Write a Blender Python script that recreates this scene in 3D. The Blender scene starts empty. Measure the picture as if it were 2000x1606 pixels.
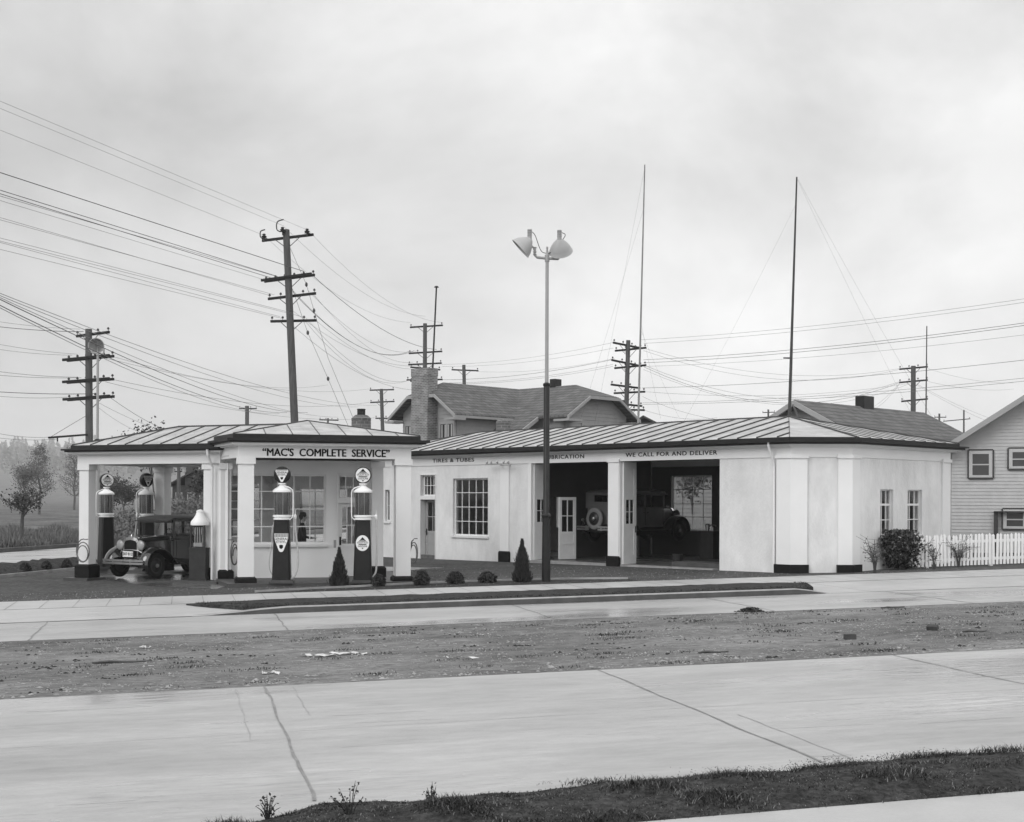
import bpy, math, random
from mathutils import Matrix, Vector
R = math.radians
random.seed(7)
scene = bpy.context.scene
COL = scene.collection

# ------------------------------------------------------------ camera
CZ = 2.28; F = 2550.0; ROLL = .0035
cd = bpy.data.cameras.new('camera'); cam = bpy.data.objects.new('camera', cd); COL.objects.link(cam)
cam.location = (0, 0, CZ); cam.rotation_euler = (R(90), -ROLL, 0)
cd.sensor_width = 36; cd.lens = 36*F/2000; cd.shift_y = .086; cd.clip_start = .1; cd.clip_end = 6000
scene.camera = cam
# ------------------------------------------------------------ sky, sun, exposure
SUN_EL, SUN_AZ = 34, 228       # overcast: broad soft sun from behind the camera, a little to the left
w = bpy.data.worlds.new('World'); scene.world = w; w.use_nodes = True
nt = w.node_tree; nt.nodes.clear(); N = nt.nodes.new; LK = nt.links.new
out = N('ShaderNodeOutputWorld'); bg = N('ShaderNodeBackground'); LK(bg.outputs[0], out.inputs[0])
bg.inputs[1].default_value = .1
sky = N('ShaderNodeTexSky'); sky.sky_type = 'NISHITA'; sky.sun_disc = False
sky.sun_elevation = R(SUN_EL); sky.sun_rotation = R(SUN_AZ)
bw = N('ShaderNodeRGBToBW'); LK(sky.outputs[0], bw.inputs[0])
tc = N('ShaderNodeTexCoord')
mp = N('ShaderNodeMapping'); mp.inputs['Scale'].default_value = (1.0, 1.0, 1.7); mp.inputs['Location'].default_value = (3.1, .4, 1.2)
LK(tc.outputs['Generated'], mp.inputs[0])
n1 = N('ShaderNodeTexNoise'); n1.inputs['Scale'].default_value = 3.4; n1.inputs['Detail'].default_value = 7
n1.inputs['Roughness'].default_value = .58; n1.inputs['Distortion'].default_value = .25
LK(mp.outputs[0], n1.inputs['Vector'])
mr = N('ShaderNodeMapRange'); mr.inputs[1].default_value = .36; mr.inputs[2].default_value = .64
mr.inputs[3].default_value = 4.9; mr.inputs[4].default_value = 7.1; LK(n1.outputs[0], mr.inputs[0])
sep = N('ShaderNodeSeparateXYZ'); LK(tc.outputs['Generated'], sep.inputs[0])
# broad cloud banks: brighter low down and overhead, a greyer bank in between, greyer to the west
el = N('ShaderNodeValToRGB'); LK(sep.outputs[2], el.inputs[0])
cr = el.color_ramp; cr.elements[0].position = 0; cr.elements[0].color = (1, 1, 1, 1)
cr.elements[1].position = .9; cr.elements[1].color = (1.5, 1.5, 1.5, 1)
for p, v in ((.1, 1.06), (.17, .97), (.24, .88), (.31, 1.02), (.38, 1.05), (.55, 1.25)):
    e = cr.elements.new(p); e.color = (v, v, v, 1)
mx = N('ShaderNodeMapRange'); mx.inputs[1].default_value = -.42; mx.inputs[2].default_value = .12
mx.inputs[3].default_value = .66; mx.inputs[4].default_value = 1.0; LK(sep.outputs[0], mx.inputs[0])
m1 = N('ShaderNodeMath'); m1.operation = 'MULTIPLY'; LK(mr.outputs[0], m1.inputs[0]); LK(el.outputs[0], m1.inputs[1])
m2 = N('ShaderNodeMath'); m2.operation = 'MULTIPLY'; LK(m1.outputs[0], m2.inputs[0]); LK(mx.outputs[0], m2.inputs[1])
my_f = N('ShaderNodeMapRange'); my_f.interpolation_type = 'SMOOTHSTEP'; my_f.inputs[1].default_value = .35; my_f.inputs[2].default_value = -.9
my_f.inputs[3].default_value = 1.0; my_f.inputs[4].default_value = 1.6; LK(sep.outputs[1], my_f.inputs[0])
m3 = N('ShaderNodeMath'); m3.operation = 'MULTIPLY'; LK(m2.outputs[0], m3.inputs[0]); LK(my_f.outputs[0], m3.inputs[1]); m2 = m3
mixs = N('ShaderNodeMix'); mixs.data_type = 'FLOAT'; mixs.inputs[0].default_value = .88
LK(bw.outputs[0], mixs.inputs[2]); LK(m2.outputs[0], mixs.inputs[3]); LK(mixs.outputs[0], bg.inputs[0])
sd = bpy.data.lights.new('sun', 'SUN'); sd.energy = .9; sd.angle = R(32); sd.color = (1, 1, 1)
sun = bpy.data.objects.new('sun', sd); COL.objects.link(sun)
# sun direction: azimuth measured like the sky's rotation (clockwise from +Y)
az = R(SUN_AZ); sv = Vector((math.sin(az)*math.cos(R(SUN_EL)), math.cos(az)*math.cos(R(SUN_EL)), math.sin(R(SUN_EL))))
sun.rotation_euler = sv.to_track_quat('Z', 'Y').to_euler()
scene.view_settings.view_transform = 'Standard'; scene.view_settings.look = 'None'
scene.view_settings.exposure = .64; scene.view_settings.gamma = 1
scene.cycles.max_bounces = 8; scene.cycles.transparent_max_bounces = 16; scene.cycles.volume_bounces = 1
scene.cycles.use_denoising = True

# ------------------------------------------------------------ frames
RA = R(14.2); E1 = (math.cos(RA), math.sin(RA)); E2 = (-math.sin(RA), math.cos(RA))
def G(x, y):                                    # the lie of the land: one gentle cross fall that levels out far away
    xc = max(-26, min(34, x)); yc = max(-10, min(90, y))
    return .0181*xc + .0046*yc
def hill_h(x, y): return 0 if y < 600 else 104*min(1, (y-600)/2000)**1.5*max(0, min(1, (-x+300)/700))
def st(s, t): return (s*E1[0]+t*E2[0], s*E1[1]+t*E2[1])
def ts(x, y): return (x*E1[0]+y*E1[1], x*E2[0]+y*E2[1])
def at(px, py, Y):                              # where a sight line of the survey stands at depth Y
    u = (px-1000)/F; v = (975-py)/F
    return Vector((u*Y, Y, CZ+(v+ROLL*u)*Y))
def gp(px, py, dz=0):
    u = (px-1000)/F; v = (975-py)/F+ROLL*u
    Y = (-CZ+dz)/(v-.0181*u-.0046)
    return (u*Y, Y)

# ------------------------------------------------------------ materials
MATS = {}
def mat(name, v, rough=.7, var=.12, scale=3, bump=0, bscale=60, metal=0, spec=.5, stretch=None, fine=0, fscale=80, rvar=0, coat=0, rot=0):
    if name in MATS: return MATS[name]
    m = bpy.data.materials.new(name); m.use_nodes = True; t = m.node_tree; b = t.nodes['Principled BSDF']
    b.inputs['Roughness'].default_value = rough; b.inputs['Metallic'].default_value = metal
    b.inputs['Specular IOR Level'].default_value = spec
    if coat: b.inputs['Coat Weight'].default_value = coat; b.inputs['Coat Roughness'].default_value = .08
    co = t.nodes.new('ShaderNodeTexCoord'); mpn = t.nodes.new('ShaderNodeMapping')
    if stretch: mpn.inputs['Scale'].default_value = stretch
    mpn.inputs['Rotation'].default_value = (0, 0, rot)
    if rot and stretch: mpn.vector_type = 'TEXTURE'; mpn.inputs['Scale'].default_value = tuple(1/q for q in stretch)
    t.links.new(co.outputs['Object'], mpn.inputs[0])
    n = t.nodes.new('ShaderNodeTexNoise'); n.inputs['Scale'].default_value = scale; n.inputs['Detail'].default_value = 8; n.inputs['Roughness'].default_value = .62
    t.links.new(mpn.outputs[0], n.inputs['Vector'])
    r1 = t.nodes.new('ShaderNodeMapRange'); r1.inputs[1].default_value = .3; r1.inputs[2].default_value = .7
    r1.inputs[3].default_value = v*(1-var); r1.inputs[4].default_value = v*(1+var); t.links.new(n.outputs[0], r1.inputs[0])
    last = r1.outputs[0]
    if fine:
        n2 = t.nodes.new('ShaderNodeTexNoise'); n2.inputs['Scale'].default_value = fscale; n2.inputs['Detail'].default_value = 6; n2.inputs['Roughness'].default_value = .75
        t.links.new(mpn.outputs[0], n2.inputs['Vector'])
        r2 = t.nodes.new('ShaderNodeMapRange'); r2.inputs[1].default_value = .3; r2.inputs[2].default_value = .7
        r2.inputs[3].default_value = 1-fine; r2.inputs[4].default_value = 1+fine; t.links.new(n2.outputs[0], r2.inputs[0])
        mm = t.nodes.new('ShaderNodeMath'); mm.operation = 'MULTIPLY'; t.links.new(last, mm.inputs[0]); t.links.new(r2.outputs[0], mm.inputs[1]); last = mm.outputs[0]
    t.links.new(last, b.inputs['Base Color'])
    if rvar:
        r3 = t.nodes.new('ShaderNodeMapRange'); r3.inputs[1].default_value = .35; r3.inputs[2].default_value = .65
        r3.inputs[3].default_value = max(.05, rough-rvar); r3.inputs[4].default_value = rough+rvar
        n3 = t.nodes.new('ShaderNodeTexNoise'); n3.inputs['Scale'].default_value = .45; n3.inputs['Detail'].default_value = 5
        t.links.new(mpn.outputs[0], n3.inputs['Vector']); t.links.new(n3.outputs[0], r3.inputs[0]); t.links.new(r3.outputs[0], b.inputs['Roughness'])
    if bump:
        nb = t.nodes.new('ShaderNodeTexNoise'); nb.inputs['Scale'].default_value = bscale; nb.inputs['Detail'].default_value = 4
        t.links.new(mpn.outputs[0], nb.inputs['Vector'])
        bn = t.nodes.new('ShaderNodeBump'); bn.inputs['Strength'].default_value = bump; bn.inputs['Distance'].default_value = .02
        t.links.new(nb.outputs[0], bn.inputs['Height']); t.links.new(bn.outputs[0], b.inputs['Normal'])
    MATS[name] = m; return m
def brickmat(name, v1, v2, vm, bw_, bh, ms, rough=.85, vertical=True, bump=.3):
    if name in MATS: return MATS[name]
    m = bpy.data.materials.new(name); m.use_nodes = True; t = m.node_tree; b = t.nodes['Principled BSDF']
    b.inputs['Roughness'].default_value = rough
    co = t.nodes.new('ShaderNodeTexCoord'); sp = t.nodes.new('ShaderNodeSeparateXYZ'); cb = t.nodes.new('ShaderNodeCombineXYZ')
    t.links.new(co.outputs['Object'], sp.inputs[0])
    if vertical:
        ad = t.nodes.new('ShaderNodeMath'); ad.operation = 'ADD'
        t.links.new(sp.outputs[0], ad.inputs[0]); t.links.new(sp.outputs[1], ad.inputs[1])
        t.links.new(ad.outputs[0], cb.inputs[0]); t.links.new(sp.outputs[2], cb.inputs[1])
    else:
        t.links.new(sp.outputs[0], cb.inputs[0]); t.links.new(sp.outputs[1], cb.inputs[1])
    br = t.nodes.new('ShaderNodeTexBrick'); t.links.new(cb.outputs[0], br.inputs['Vector'])
    br.inputs['Color1'].default_value = (v1, v1, v1, 1); br.inputs['Color2'].default_value = (v2, v2, v2, 1); br.inputs['Mortar'].default_value = (vm, vm, vm, 1)
    br.inputs['Scale'].default_value = 1; br.inputs['Brick Width'].default_value = bw_; br.inputs['Row Height'].default_value = bh
    br.inputs['Mortar Size'].default_value = ms; br.inputs['Mortar Smooth'].default_value = .2
    n = t.nodes.new('ShaderNodeTexNoise'); n.inputs['Scale'].default_value = 2.2; n.inputs['Detail'].default_value = 6; t.links.new(co.outputs['Object'], n.inputs['Vector'])
    r1 = t.nodes.new('ShaderNodeMapRange'); r1.inputs[1].default_value = .3; r1.inputs[2].default_value = .7; r1.inputs[3].default_value = .75; r1.inputs[4].default_value = 1.2
    t.links.new(n.outputs[0], r1.inputs[0])
    mi = t.nodes.new('ShaderNodeMix'); mi.data_type = 'RGBA'; mi.blend_type = 'MULTIPLY'; mi.inputs[0].default_value = 1
    t.links.new(br.outputs[0], mi.inputs[6]); t.links.new(r1.outputs[0], mi.inputs[7]); t.links.new(mi.outputs[2], b.inputs['Base Color'])
    bn = t.nodes.new('ShaderNodeBump'); bn.inputs['Strength'].default_value = bump; bn.inputs['Distance'].default_value = .01; bn.invert = True
    t.links.new(br.outputs['Fac'], bn.inputs['Height']); t.links.new(bn.outputs[0], b.inputs['Normal'])
    MATS[name] = m; return m
def glassmat(name, tint=.8, refl=1.45):
    if name in MATS: return MATS[name]
    m = bpy.data.materials.new(name); m.use_nodes = True; t = m.node_tree; t.nodes.clear()
    o = t.nodes.new('ShaderNodeOutputMaterial'); mi = t.nodes.new('ShaderNodeMixShader'); tr = t.nodes.new('ShaderNodeBsdfTransparent'); gl = t.nodes.new('ShaderNodeBsdfGlossy')
    fr = t.nodes.new('ShaderNodeFresnel'); fr.inputs[0].default_value = refl; gl.inputs['Roughness'].default_value = .02
    tr.inputs[0].default_value = (tint, tint, tint, 1)
    ge = t.nodes.new('ShaderNodeNewGeometry'); sb = t.nodes.new('ShaderNodeMath'); sb.operation = 'SUBTRACT'; sb.inputs[0].default_value = 1; t.links.new(ge.outputs['Backfacing'], sb.inputs[1])
    ml = t.nodes.new('ShaderNodeMath'); ml.operation = 'MULTIPLY'; t.links.new(fr.outputs[0], ml.inputs[0]); t.links.new(sb.outputs[0], ml.inputs[1])
    t.links.new(ml.outputs[0], mi.inputs[0]); t.links.new(tr.outputs[0], mi.inputs[1]); t.links.new(gl.outputs[0], mi.inputs[2]); t.links.new(mi.outputs[0], o.inputs[0])
    MATS[name] = m; return m
STUCCO = mat('stucco', .65, .9, .13, .9, .5, 26, fine=.08, fscale=4, stretch=(1, 1, .45))
STUCCO2 = mat('stucco_trim', .71, .75, .03, 1.5, .12, 60)
WHITE = mat('white_paint', .78, .4, .05, 4)
WHITEW = mat('white_woodwork', .66, .5, .05, 5)
GREYDOOR = mat('grey_door_paint', .30, .5, .08, 3)
BLACK = mat('black_paint', .012, .4, .3, 5, .1, 30, spec=.3)
PLINTH = mat('black_plinth', .008, .6, .35, 6, .2, 40, spec=.15)
GUTTER = mat('dark_gutter', .016, .5, .5, 4, .1, 30, spec=.25, stretch=(1, 1, 4))
ROOFM = brickmat('roof_sheet', .43, .38, .31, .5, .42, .006, .5, False, .2)
SEAM = mat('roof_seam', .06, .5, .2, 5, spec=.2)
CONC = mat('road_concrete', .35, .38, .2, .6, .4, 7, stretch=(.35, 1.2, 1), fine=.13, fscale=6, rvar=.26, rot=RA)
CONC2 = mat('sidewalk_concrete', .40, .45, .1, 1.2, .2, 25, fine=.05, fscale=30, rvar=.14, rot=RA)
KERB = mat('kerb_shaded_concrete', .06, .6, .3, 3, .3, 30)  # shade of the kerb's front face put into a darker concrete
KERBT = mat('kerb_top', .27, .6, .25, 3, .3, 30)  # pale copy of the concrete for the lit kerb top; also edging, threshold
JOINT = mat('tar_joint', .21, .6, .3, 6, .2, 30)
JOINTL = mat('trowel_mark', .315, .5, .2, 8)
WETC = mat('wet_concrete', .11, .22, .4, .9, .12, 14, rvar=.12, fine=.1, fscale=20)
LOT = mat('lot_gravel', .062, .9, .3, .6, 1, 14, fine=.75, fscale=9, spec=.2)
DIRT = mat('median_dirt', .15, .95, .45, .5, 1, 9, fine=.6, fscale=7, spec=.2, stretch=(.6, 1.6, 1), rot=RA)
SOIL = mat('dark_soil', .036, .95, .55, 4, 1, 22, fine=.7, fscale=16, spec=.15)
FIELD = mat('field_grass', .11, .95, .45, .12, .7, 8, fine=.5, fscale=2, spec=.1)
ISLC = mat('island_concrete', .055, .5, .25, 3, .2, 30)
GLASS = glassmat('window_glass', .95)
DGLASS = glassmat('dark_tinted_glass', .35, 1.5)
INNER = mat('shaded_inner_paint', .045, .8, .12, 2)  # grey paint taken darker: shade of the unlit bays is in the colour
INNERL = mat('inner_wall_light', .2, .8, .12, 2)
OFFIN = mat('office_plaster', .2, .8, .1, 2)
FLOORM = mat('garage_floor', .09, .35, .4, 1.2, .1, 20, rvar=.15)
POLEW = mat('weathered_pole', .075, .85, .3, 3, .4, 20, stretch=(6, 6, .6))
ARMW = mat('crossarm_wood', .02, .8, .3, 4, spec=.2)
INS = mat('insulator_glass', .03, .3, .2, 4)
WIRE = mat('wire', .05, .5, .1, 4)
WIREL = mat('thin_wire', .14, .5, .1, 4)
RUBBER = mat('black_rubber', .014, .75, .3, 20, spec=.2)
HOSE = mat('grey_hose', .1, .6, .2, 10)
HOSEL = mat('pale_hose', .42, .55, .15, 10)
PAINT = mat('car_paint', .012, .16, .2, 3, coat=1)
PAINTG = mat('grey_car_paint', .12, .35, .15, 3, coat=.3)
ROOFF = mat('car_roof_fabric', .045, .6, .15, 9)
CHROME = mat('chrome', .75, .12, .02, 3, metal=1)
DULLM = mat('dull_metal', .35, .35, .15, 8, metal=.8)
INTERIOR = mat('car_upholstery', .05, .9, .2, 5)
LENS = mat('lamp_lens', .33, .12, .05, 8)
BRICKM = brickmat('chimney_brick', .22, .13, .36, .24, .085, .014)
BRICKV = brickmat('vent_brick', .13, .09, .2, .24, .1, .012)
SHINGLE = brickmat('shingle_roof', .14, .095, .055, .3, .16, .02, .9, True, .5)
SIDING = mat('grey_siding', .27, .75, .08, 3)
SIDING2 = mat('pale_siding', .42, .75, .08, 3)
TRIM = mat('house_trim', .29, .7, .08, 3)
DTRIM = mat('dark_trim', .03, .6, .1, 3)
CURTAIN = mat('curtain', .35, .9, .2, 6, stretch=(8, 8, .4))
GLASSD = mat('dim_window', .04, .12, .2, 2)
GLOBEB = mat('globe_rim', .01, .35, .1, 4, spec=.3)
GLOBEW = mat('globe_face', .72, .35, .03, 4)
SIGNW = mat('enamel_sign', .78, .3, .02, 5)
LETTER = mat('black_letter', .006, .7, .1, 5, spec=.1)
LEAFD = mat('dark_leaf', .028, .6, .4, 7)
LEAFM = mat('mid_leaf', .1, .7, .4, 3)
LEAFP = mat('pale_leaf', .12, .7, .4, 3)  # on far trees and woods, distance haze is put into this colour
CONIF = mat('conifer_leaf', .028, .75, .45, 9)
GLEAF = mat('glossy_leaf', .022, .35, .4, 9)
BARK = mat('bark', .08, .9, .3, 5)
GRASS = mat('grass_blade', .022, .7, .5, 2)
STONE = mat('loose_stone', .26, .85, .55, 1.5)
PAPER = mat('pale_scrap', .55, .8, .2, 5)
SUIT = mat('dark_suit', .015, .9, .1, 5)
SKIN = mat('skin', .4, .6, .05, 5)
HAIR = mat('dark_hair', .008, .6, .1, 5)
LIQ = mat('fuel_cylinder', .028, .25, .6, 5, stretch=(7, 7, .25), coat=.5)
REFLW = mat('lamp_reflector', .36, .3, .04, 3)
MASTG = mat('mast_paint', .3, .5, .05, 3)
LOWP = mat('dark_pump_enamel', .028, .4, .3, 5, spec=.3)

# ------------------------------------------------------------ mesh builder
WM = {}
class MB:
    def __init__(s, fr=None): s.v = []; s.f = []; s.m = []; s.fr = fr; s.mi = 0
    def add(s, vs, fs):
        o = len(s.v)
        for p in vs:
            p = Vector(p); s.v.append(s.fr @ p if s.fr is not None else p)
        for f in fs: s.f.append(tuple(i+o for i in f)); s.m.append(s.mi)
        return s
    def box(s, x0, x1, y0, y1, z0, z1):
        return s.add([(x0, y0, z0), (x1, y0, z0), (x1, y1, z0), (x0, y1, z0), (x0, y0, z1), (x1, y0, z1), (x1, y1, z1), (x0, y1, z1)],
              [(0, 3, 2, 1), (4, 5, 6, 7), (0, 1, 5, 4), (1, 2, 6, 5), (2, 3, 7, 6), (3, 0, 4, 7)])
    def prism(s, poly, z0, z1):                # poly: list of (x,y)
        n = len(poly); zf0 = z0 if callable(z0) else (lambda x, y: z0); zf1 = z1 if callable(z1) else (lambda x, y: z1)
        vs = [(x, y, zf0(x, y)) for x, y in poly]+[(x, y, zf1(x, y)) for x, y in poly]
        a = sum(poly[i][0]*poly[(i+1) % n][1]-poly[(i+1) % n][0]*poly[i][1] for i in range(n))
        fs = [tuple(range(n))[::-1], tuple(range(n, 2*n))]+[(i, (i+1) % n, n+(i+1) % n, n+i) for i in range(n)]
        if a < 0: fs = [f[::-1] for f in fs]
        return s.add(vs, fs)
    def frust(s, cx, cy, z0, z1, a0, b0, a1, b1, ch=0):
        def ring(a, b, z):
            if not ch: return [(cx-a, cy-b, z), (cx+a, cy-b, z), (cx+a, cy+b, z), (cx-a, cy+b, z)]
            c = ch*min(a, b)
            return [(cx-a+c, cy-b, z), (cx+a-c, cy-b, z), (cx+a, cy-b+c, z), (cx+a, cy+b-c, z), (cx+a-c, cy+b, z), (cx-a+c, cy+b, z), (cx-a, cy+b-c, z), (cx-a, cy-b+c, z)]
        r0 = ring(a0, b0, z0); r1 = ring(a1, b1, z1); n = len(r0)
        return s.add(r0+r1, [tuple(range(n))[::-1], tuple(range(n, 2*n))]+[(i, (i+1) % n, n+(i+1) % n, n+i) for i in range(n)])
    def tube(s, pts, r, n=6, cap=True):
        pts = [Vector(p) for p in pts]; m = len(pts)
        rs = r if isinstance(r, (list, tuple)) else [r]*m
        vs = []; prev = None
        for i, p in enumerate(pts):
            d = (pts[min(i+1, m-1)]-pts[max(i-1, 0)])
            if d.length < 1e-9: d = Vector((0, 0, 1))
            d.normalize()
            if prev is None:
                a = Vector((0, 0, 1)) if abs(d.z) < .9 else Vector((1, 0, 0)); u = d.cross(a).normalized()
            else:
                u = prev-d*prev.dot(d)
                u = u.normalized() if u.length > 1e-6 else d.orthogonal().normalized()
            prev = u; v = d.cross(u)
            for k in range(n):
                c = 2*math.pi*k/n; vs.append(p+(u*math.cos(c)+v*math.sin(c))*rs[i])
        fs = [(i*n+k, i*n+(k+1) % n, (i+1)*n+(k+1) % n, (i+1)*n+k) for i in range(m-1) for k in range(n)]
        if cap: fs += [tuple(range(n))[::-1], tuple((m-1)*n+k for k in range(n))]
        return s.add(vs, fs)
    def lathe(s, c, prof, n=20, axis='z', cap=True, frm=None):  # prof: (r, h)
        vs = []
        for r, h in prof:
            for k in range(n):
                t = 2*math.pi*k/n; x, y = r*math.cos(t), r*math.sin(t)
                p = Vector((x, y, h)) if axis == 'z' else (Vector((x, h, y)) if axis == 'y' else Vector((h, x, y)))
                if frm is not None: p = frm @ p
                vs.append(Vector(c)+p)
        m = len(prof)
        fs = [(i*n+k, i*n+(k+1) % n, (i+1)*n+(k+1) % n, (i+1)*n+k) for i in range(m-1) for k in range(n)]
        if cap:
            if prof[0][0] > 1e-4: fs.append(tuple(range(n))[::-1])
            if prof[-1][0] > 1e-4: fs.append(tuple((m-1)*n+k for k in range(n)))
        return s.add(vs, fs)
    def quad(s, *p): return s.add(p, [tuple(range(len(p)))])
    def slab(s, pts, th):                      # polygon in space, thickened downwards
        pts = [Vector(p) for p in pts]; n = len(pts); low = [p-Vector((0, 0, th)) for p in pts]
        return s.add(pts+low, [tuple(range(n)), tuple(range(n, 2*n))[::-1]]+[((i+1) % n, i, n+i, n+(i+1) % n) for i in range(n)])
    def wall(s, x0, x1, z0, z1, y0, y1, holes):  # box wall with rectangular holes (hx0,hx1,hz0,hz1)
        xs = sorted({x0, x1}|{h[0] for h in holes}|{h[1] for h in holes})
        xs = [x for x in xs if x0 <= x <= x1]
        for a, b in zip(xs, xs[1:]):
            hs = sorted([h for h in holes if h[0] <= a+1e-6 and h[1] >= b-1e-6], key=lambda h: h[2]); z = z0
            for h in hs:
                if h[2] > z+1e-6: s.box(a, b, y0, y1, z, h[2])
                z = max(z, h[3])
            if z < z1-1e-6: s.box(a, b, y0, y1, z, z1)
        return s
    def build(s, name, m, parent=None, smooth=False):
        me = bpy.data.meshes.new(name)
        inv = WM[parent].inverted() if parent is not None else None
        me.from_pydata([tuple(inv @ v) if inv is not None else tuple(v) for v in s.v], [], s.f)
        ms = m if isinstance(m, (list, tuple)) else [m]
        for q in ms: me.materials.append(q)
        if len(ms) > 1: me.polygons.foreach_set('material_index', s.m)
        if smooth:
            me.polygons.foreach_set('use_smooth', [True]*len(me.polygons))
            try: me.set_sharp_from_angle(angle=R(38))
            except Exception: pass
        me.update()
        o = bpy.data.objects.new(name, me); COL.objects.link(o)
        if parent is not None: o.parent = parent; WM[o] = WM[parent]
        else: WM[o] = Matrix.Identity(4)
        return o
def thing(name, label, cat, loc=(0, 0, 0), rz=0, group=None, kind=None):
    o = bpy.data.objects.new(name, None); COL.objects.link(o); o.location = loc; o.rotation_euler = (0, 0, rz)
    o.empty_display_size = .3
    WM[o] = Matrix.Translation(loc) @ Matrix.Rotation(rz, 4, 'Z')
    return tag(o, label, cat, group, kind)
def tag(o, label=None, cat=None, group=None, kind=None):
    if label: o['label'] = label
    if cat: o['category'] = cat
    if group: o['group'] = group
    if kind: o['kind'] = kind
    return o
def struct(o): o['kind'] = 'structure'; return o
def solo(mb, name, m, label, cat, group=None, smooth=False, base=None):  # a thing that is one mesh, origin at its base
    if base is None:
        xs = [v.x for v in mb.v]; ys = [v.y for v in mb.v]; zs = [v.z for v in mb.v]
        base = ((min(xs)+max(xs))/2, (min(ys)+max(ys))/2, min(zs))
    b = Vector(base); mb.v = [v-b for v in mb.v]
    o = mb.build(name, m, None, smooth); o.location = b; WM[o] = Matrix.Translation(b)
    return tag(o, label, cat, group)
def frame(loc, rz, rx=0, ry=0):
    return Matrix.Translation(loc) @ Matrix.Rotation(rz, 4, 'Z') @ Matrix.Rotation(ry, 4, 'Y') @ Matrix.Rotation(rx, 4, 'X')
def offset(poly, d):                            # outward offset of a CCW polygon
    n = len(poly); res = []
    for i in range(n):
        p0 = Vector(poly[i-1]); p1 = Vector(poly[i]); p2 = Vector(poly[(i+1) % n])
        a = (p1-p0).normalized(); b = (p2-p1).normalized(); na = Vector((a.y, -a.x)); nb = Vector((b.y, -b.x))
        k = (na+nb); res.append(tuple(p1+k*(d/(1+na.dot(nb)))))
    return res
def ringwall(mb, poly, din, dout, z0, z1):
    a = offset(poly, -din); b = offset(poly, dout); n = len(poly)
    for i in range(n):
        j = (i+1) % n; mb.prism([b[i], b[j], a[j], a[i]], z0, z1)
TXT = {}
def text(mb, s, size, O, X, Y, th=.006, bold=0, wide=1, sp=1):   # letters centred on O in the plane X,Y
    key = (s, bold, sp)
    if key not in TXT:
        c = bpy.data.curves.new('t', 'FONT'); c.body = s; c.size = 1; c.extrude = .5; c.offset = bold; c.space_character = sp; c.resolution_u = 3
        c.align_x = 'CENTER'; c.align_y = 'CENTER'
        o = bpy.data.objects.new('t', c); COL.objects.link(o); bpy.context.view_layer.update()
        me = bpy.data.meshes.new_from_object(o.evaluated_get(bpy.context.evaluated_depsgraph_get()))
        TXT[key] = ([tuple(v.co) for v in me.vertices], [tuple(p.vertices) for p in me.polygons])
        bpy.data.objects.remove(o); bpy.data.curves.remove(c); bpy.data.meshes.remove(me)
    vs, fs = TXT[key]; X = Vector(X).normalized(); Y = Vector(Y).normalized(); Z = X.cross(Y); O = Vector(O)
    mb.add([O+X*(v[0]*size*wide)+Y*(v[1]*size)+Z*((v[2]+.5)*th) for v in vs], fs)
def clampw(mb):
    return mb

# ============================================================ SETTING
def sheet(name, poly_st, dz, m, res=2.0):
    """a sheet lying on the land; poly given in road coordinates (s,t), gridded so that it follows the land"""
    mb = MB(); pts = [st(s, t) for s, t in poly_st]
    mb.add([(x, y, G(x, y)+dz) for x, y in pts], [tuple(range(len(pts)))])
    return struct(mb.build(name, m))
def strip(name, s0, s1, t0, t1, dz, m, step=4.0):
    mb = MB(); n = max(1, int((s1-s0)/step)); vs = []; fs = []
    for i in range(n+1):
        s = s0+(s1-s0)*i/n
        for t in (t0, t1):
            x, y = st(s, t); vs.append((x, y, G(x, y)+(dz if not callable(dz) else dz(s, t))))
    for i in range(n): fs.append((2*i, 2*i+2, 2*i+3, 2*i+1))
    mb.add(vs, fs); return struct(mb.build(name, m))
# ground: one sheet to the horizon, grid refined near the camera
def ground():
    def ax(a, b, near0, near1, st_):
        v = [near0+i*st_ for i in range(int((near1-near0)/st_)+1)]
        q = near1
        d = st_
        while q < b: d *= 1.2; q += d; v.append(min(q, b))
        q = near0; d = st_; l = []
        while q > a: d *= 1.2; q -= d; l.append(max(q, a))
        return l[::-1]+v
    xs = ax(-2600, 2600, -60, 50, 2.5); ys = ax(-300, 3000, -10, 110, 2.5); rnd = random.Random(3)
    vs = []
    for y in ys:
        for x in xs:
            z = G(x, y)
            s, t = ts(x, y)
            if y > 64 and x < -10: z += min(1, (y-64)/12)*rnd.uniform(-.15, .15)
            # distant hillside to the north-west
            z += hill_h(x, y)
            vs.append((x, y, z))
    n = len(xs); fs = [(j*n+i, j*n+i+1, (j+1)*n+i+1, (j+1)*n+i) for j in range(len(ys)-1) for i in range(n-1)]
    mb = MB(); mb.add(vs, fs); return struct(mb.build('ground', FIELD, None, True))
ground()
strip('front_pavement', -30, 40, 4.5, 8.5, .016, CONC2)
strip('near_road', -60, 70, 8.6, 15.85, .012, CONC)
strip('median_strip', -60, 70, 15.85, 22.35, .008, DIRT)
strip('far_road', -60, 70, 22.35, 25.66, .012, CONC)
strip('sidewalk', -9, 60, 28.75, 31.0, .02, CONC2)
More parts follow.
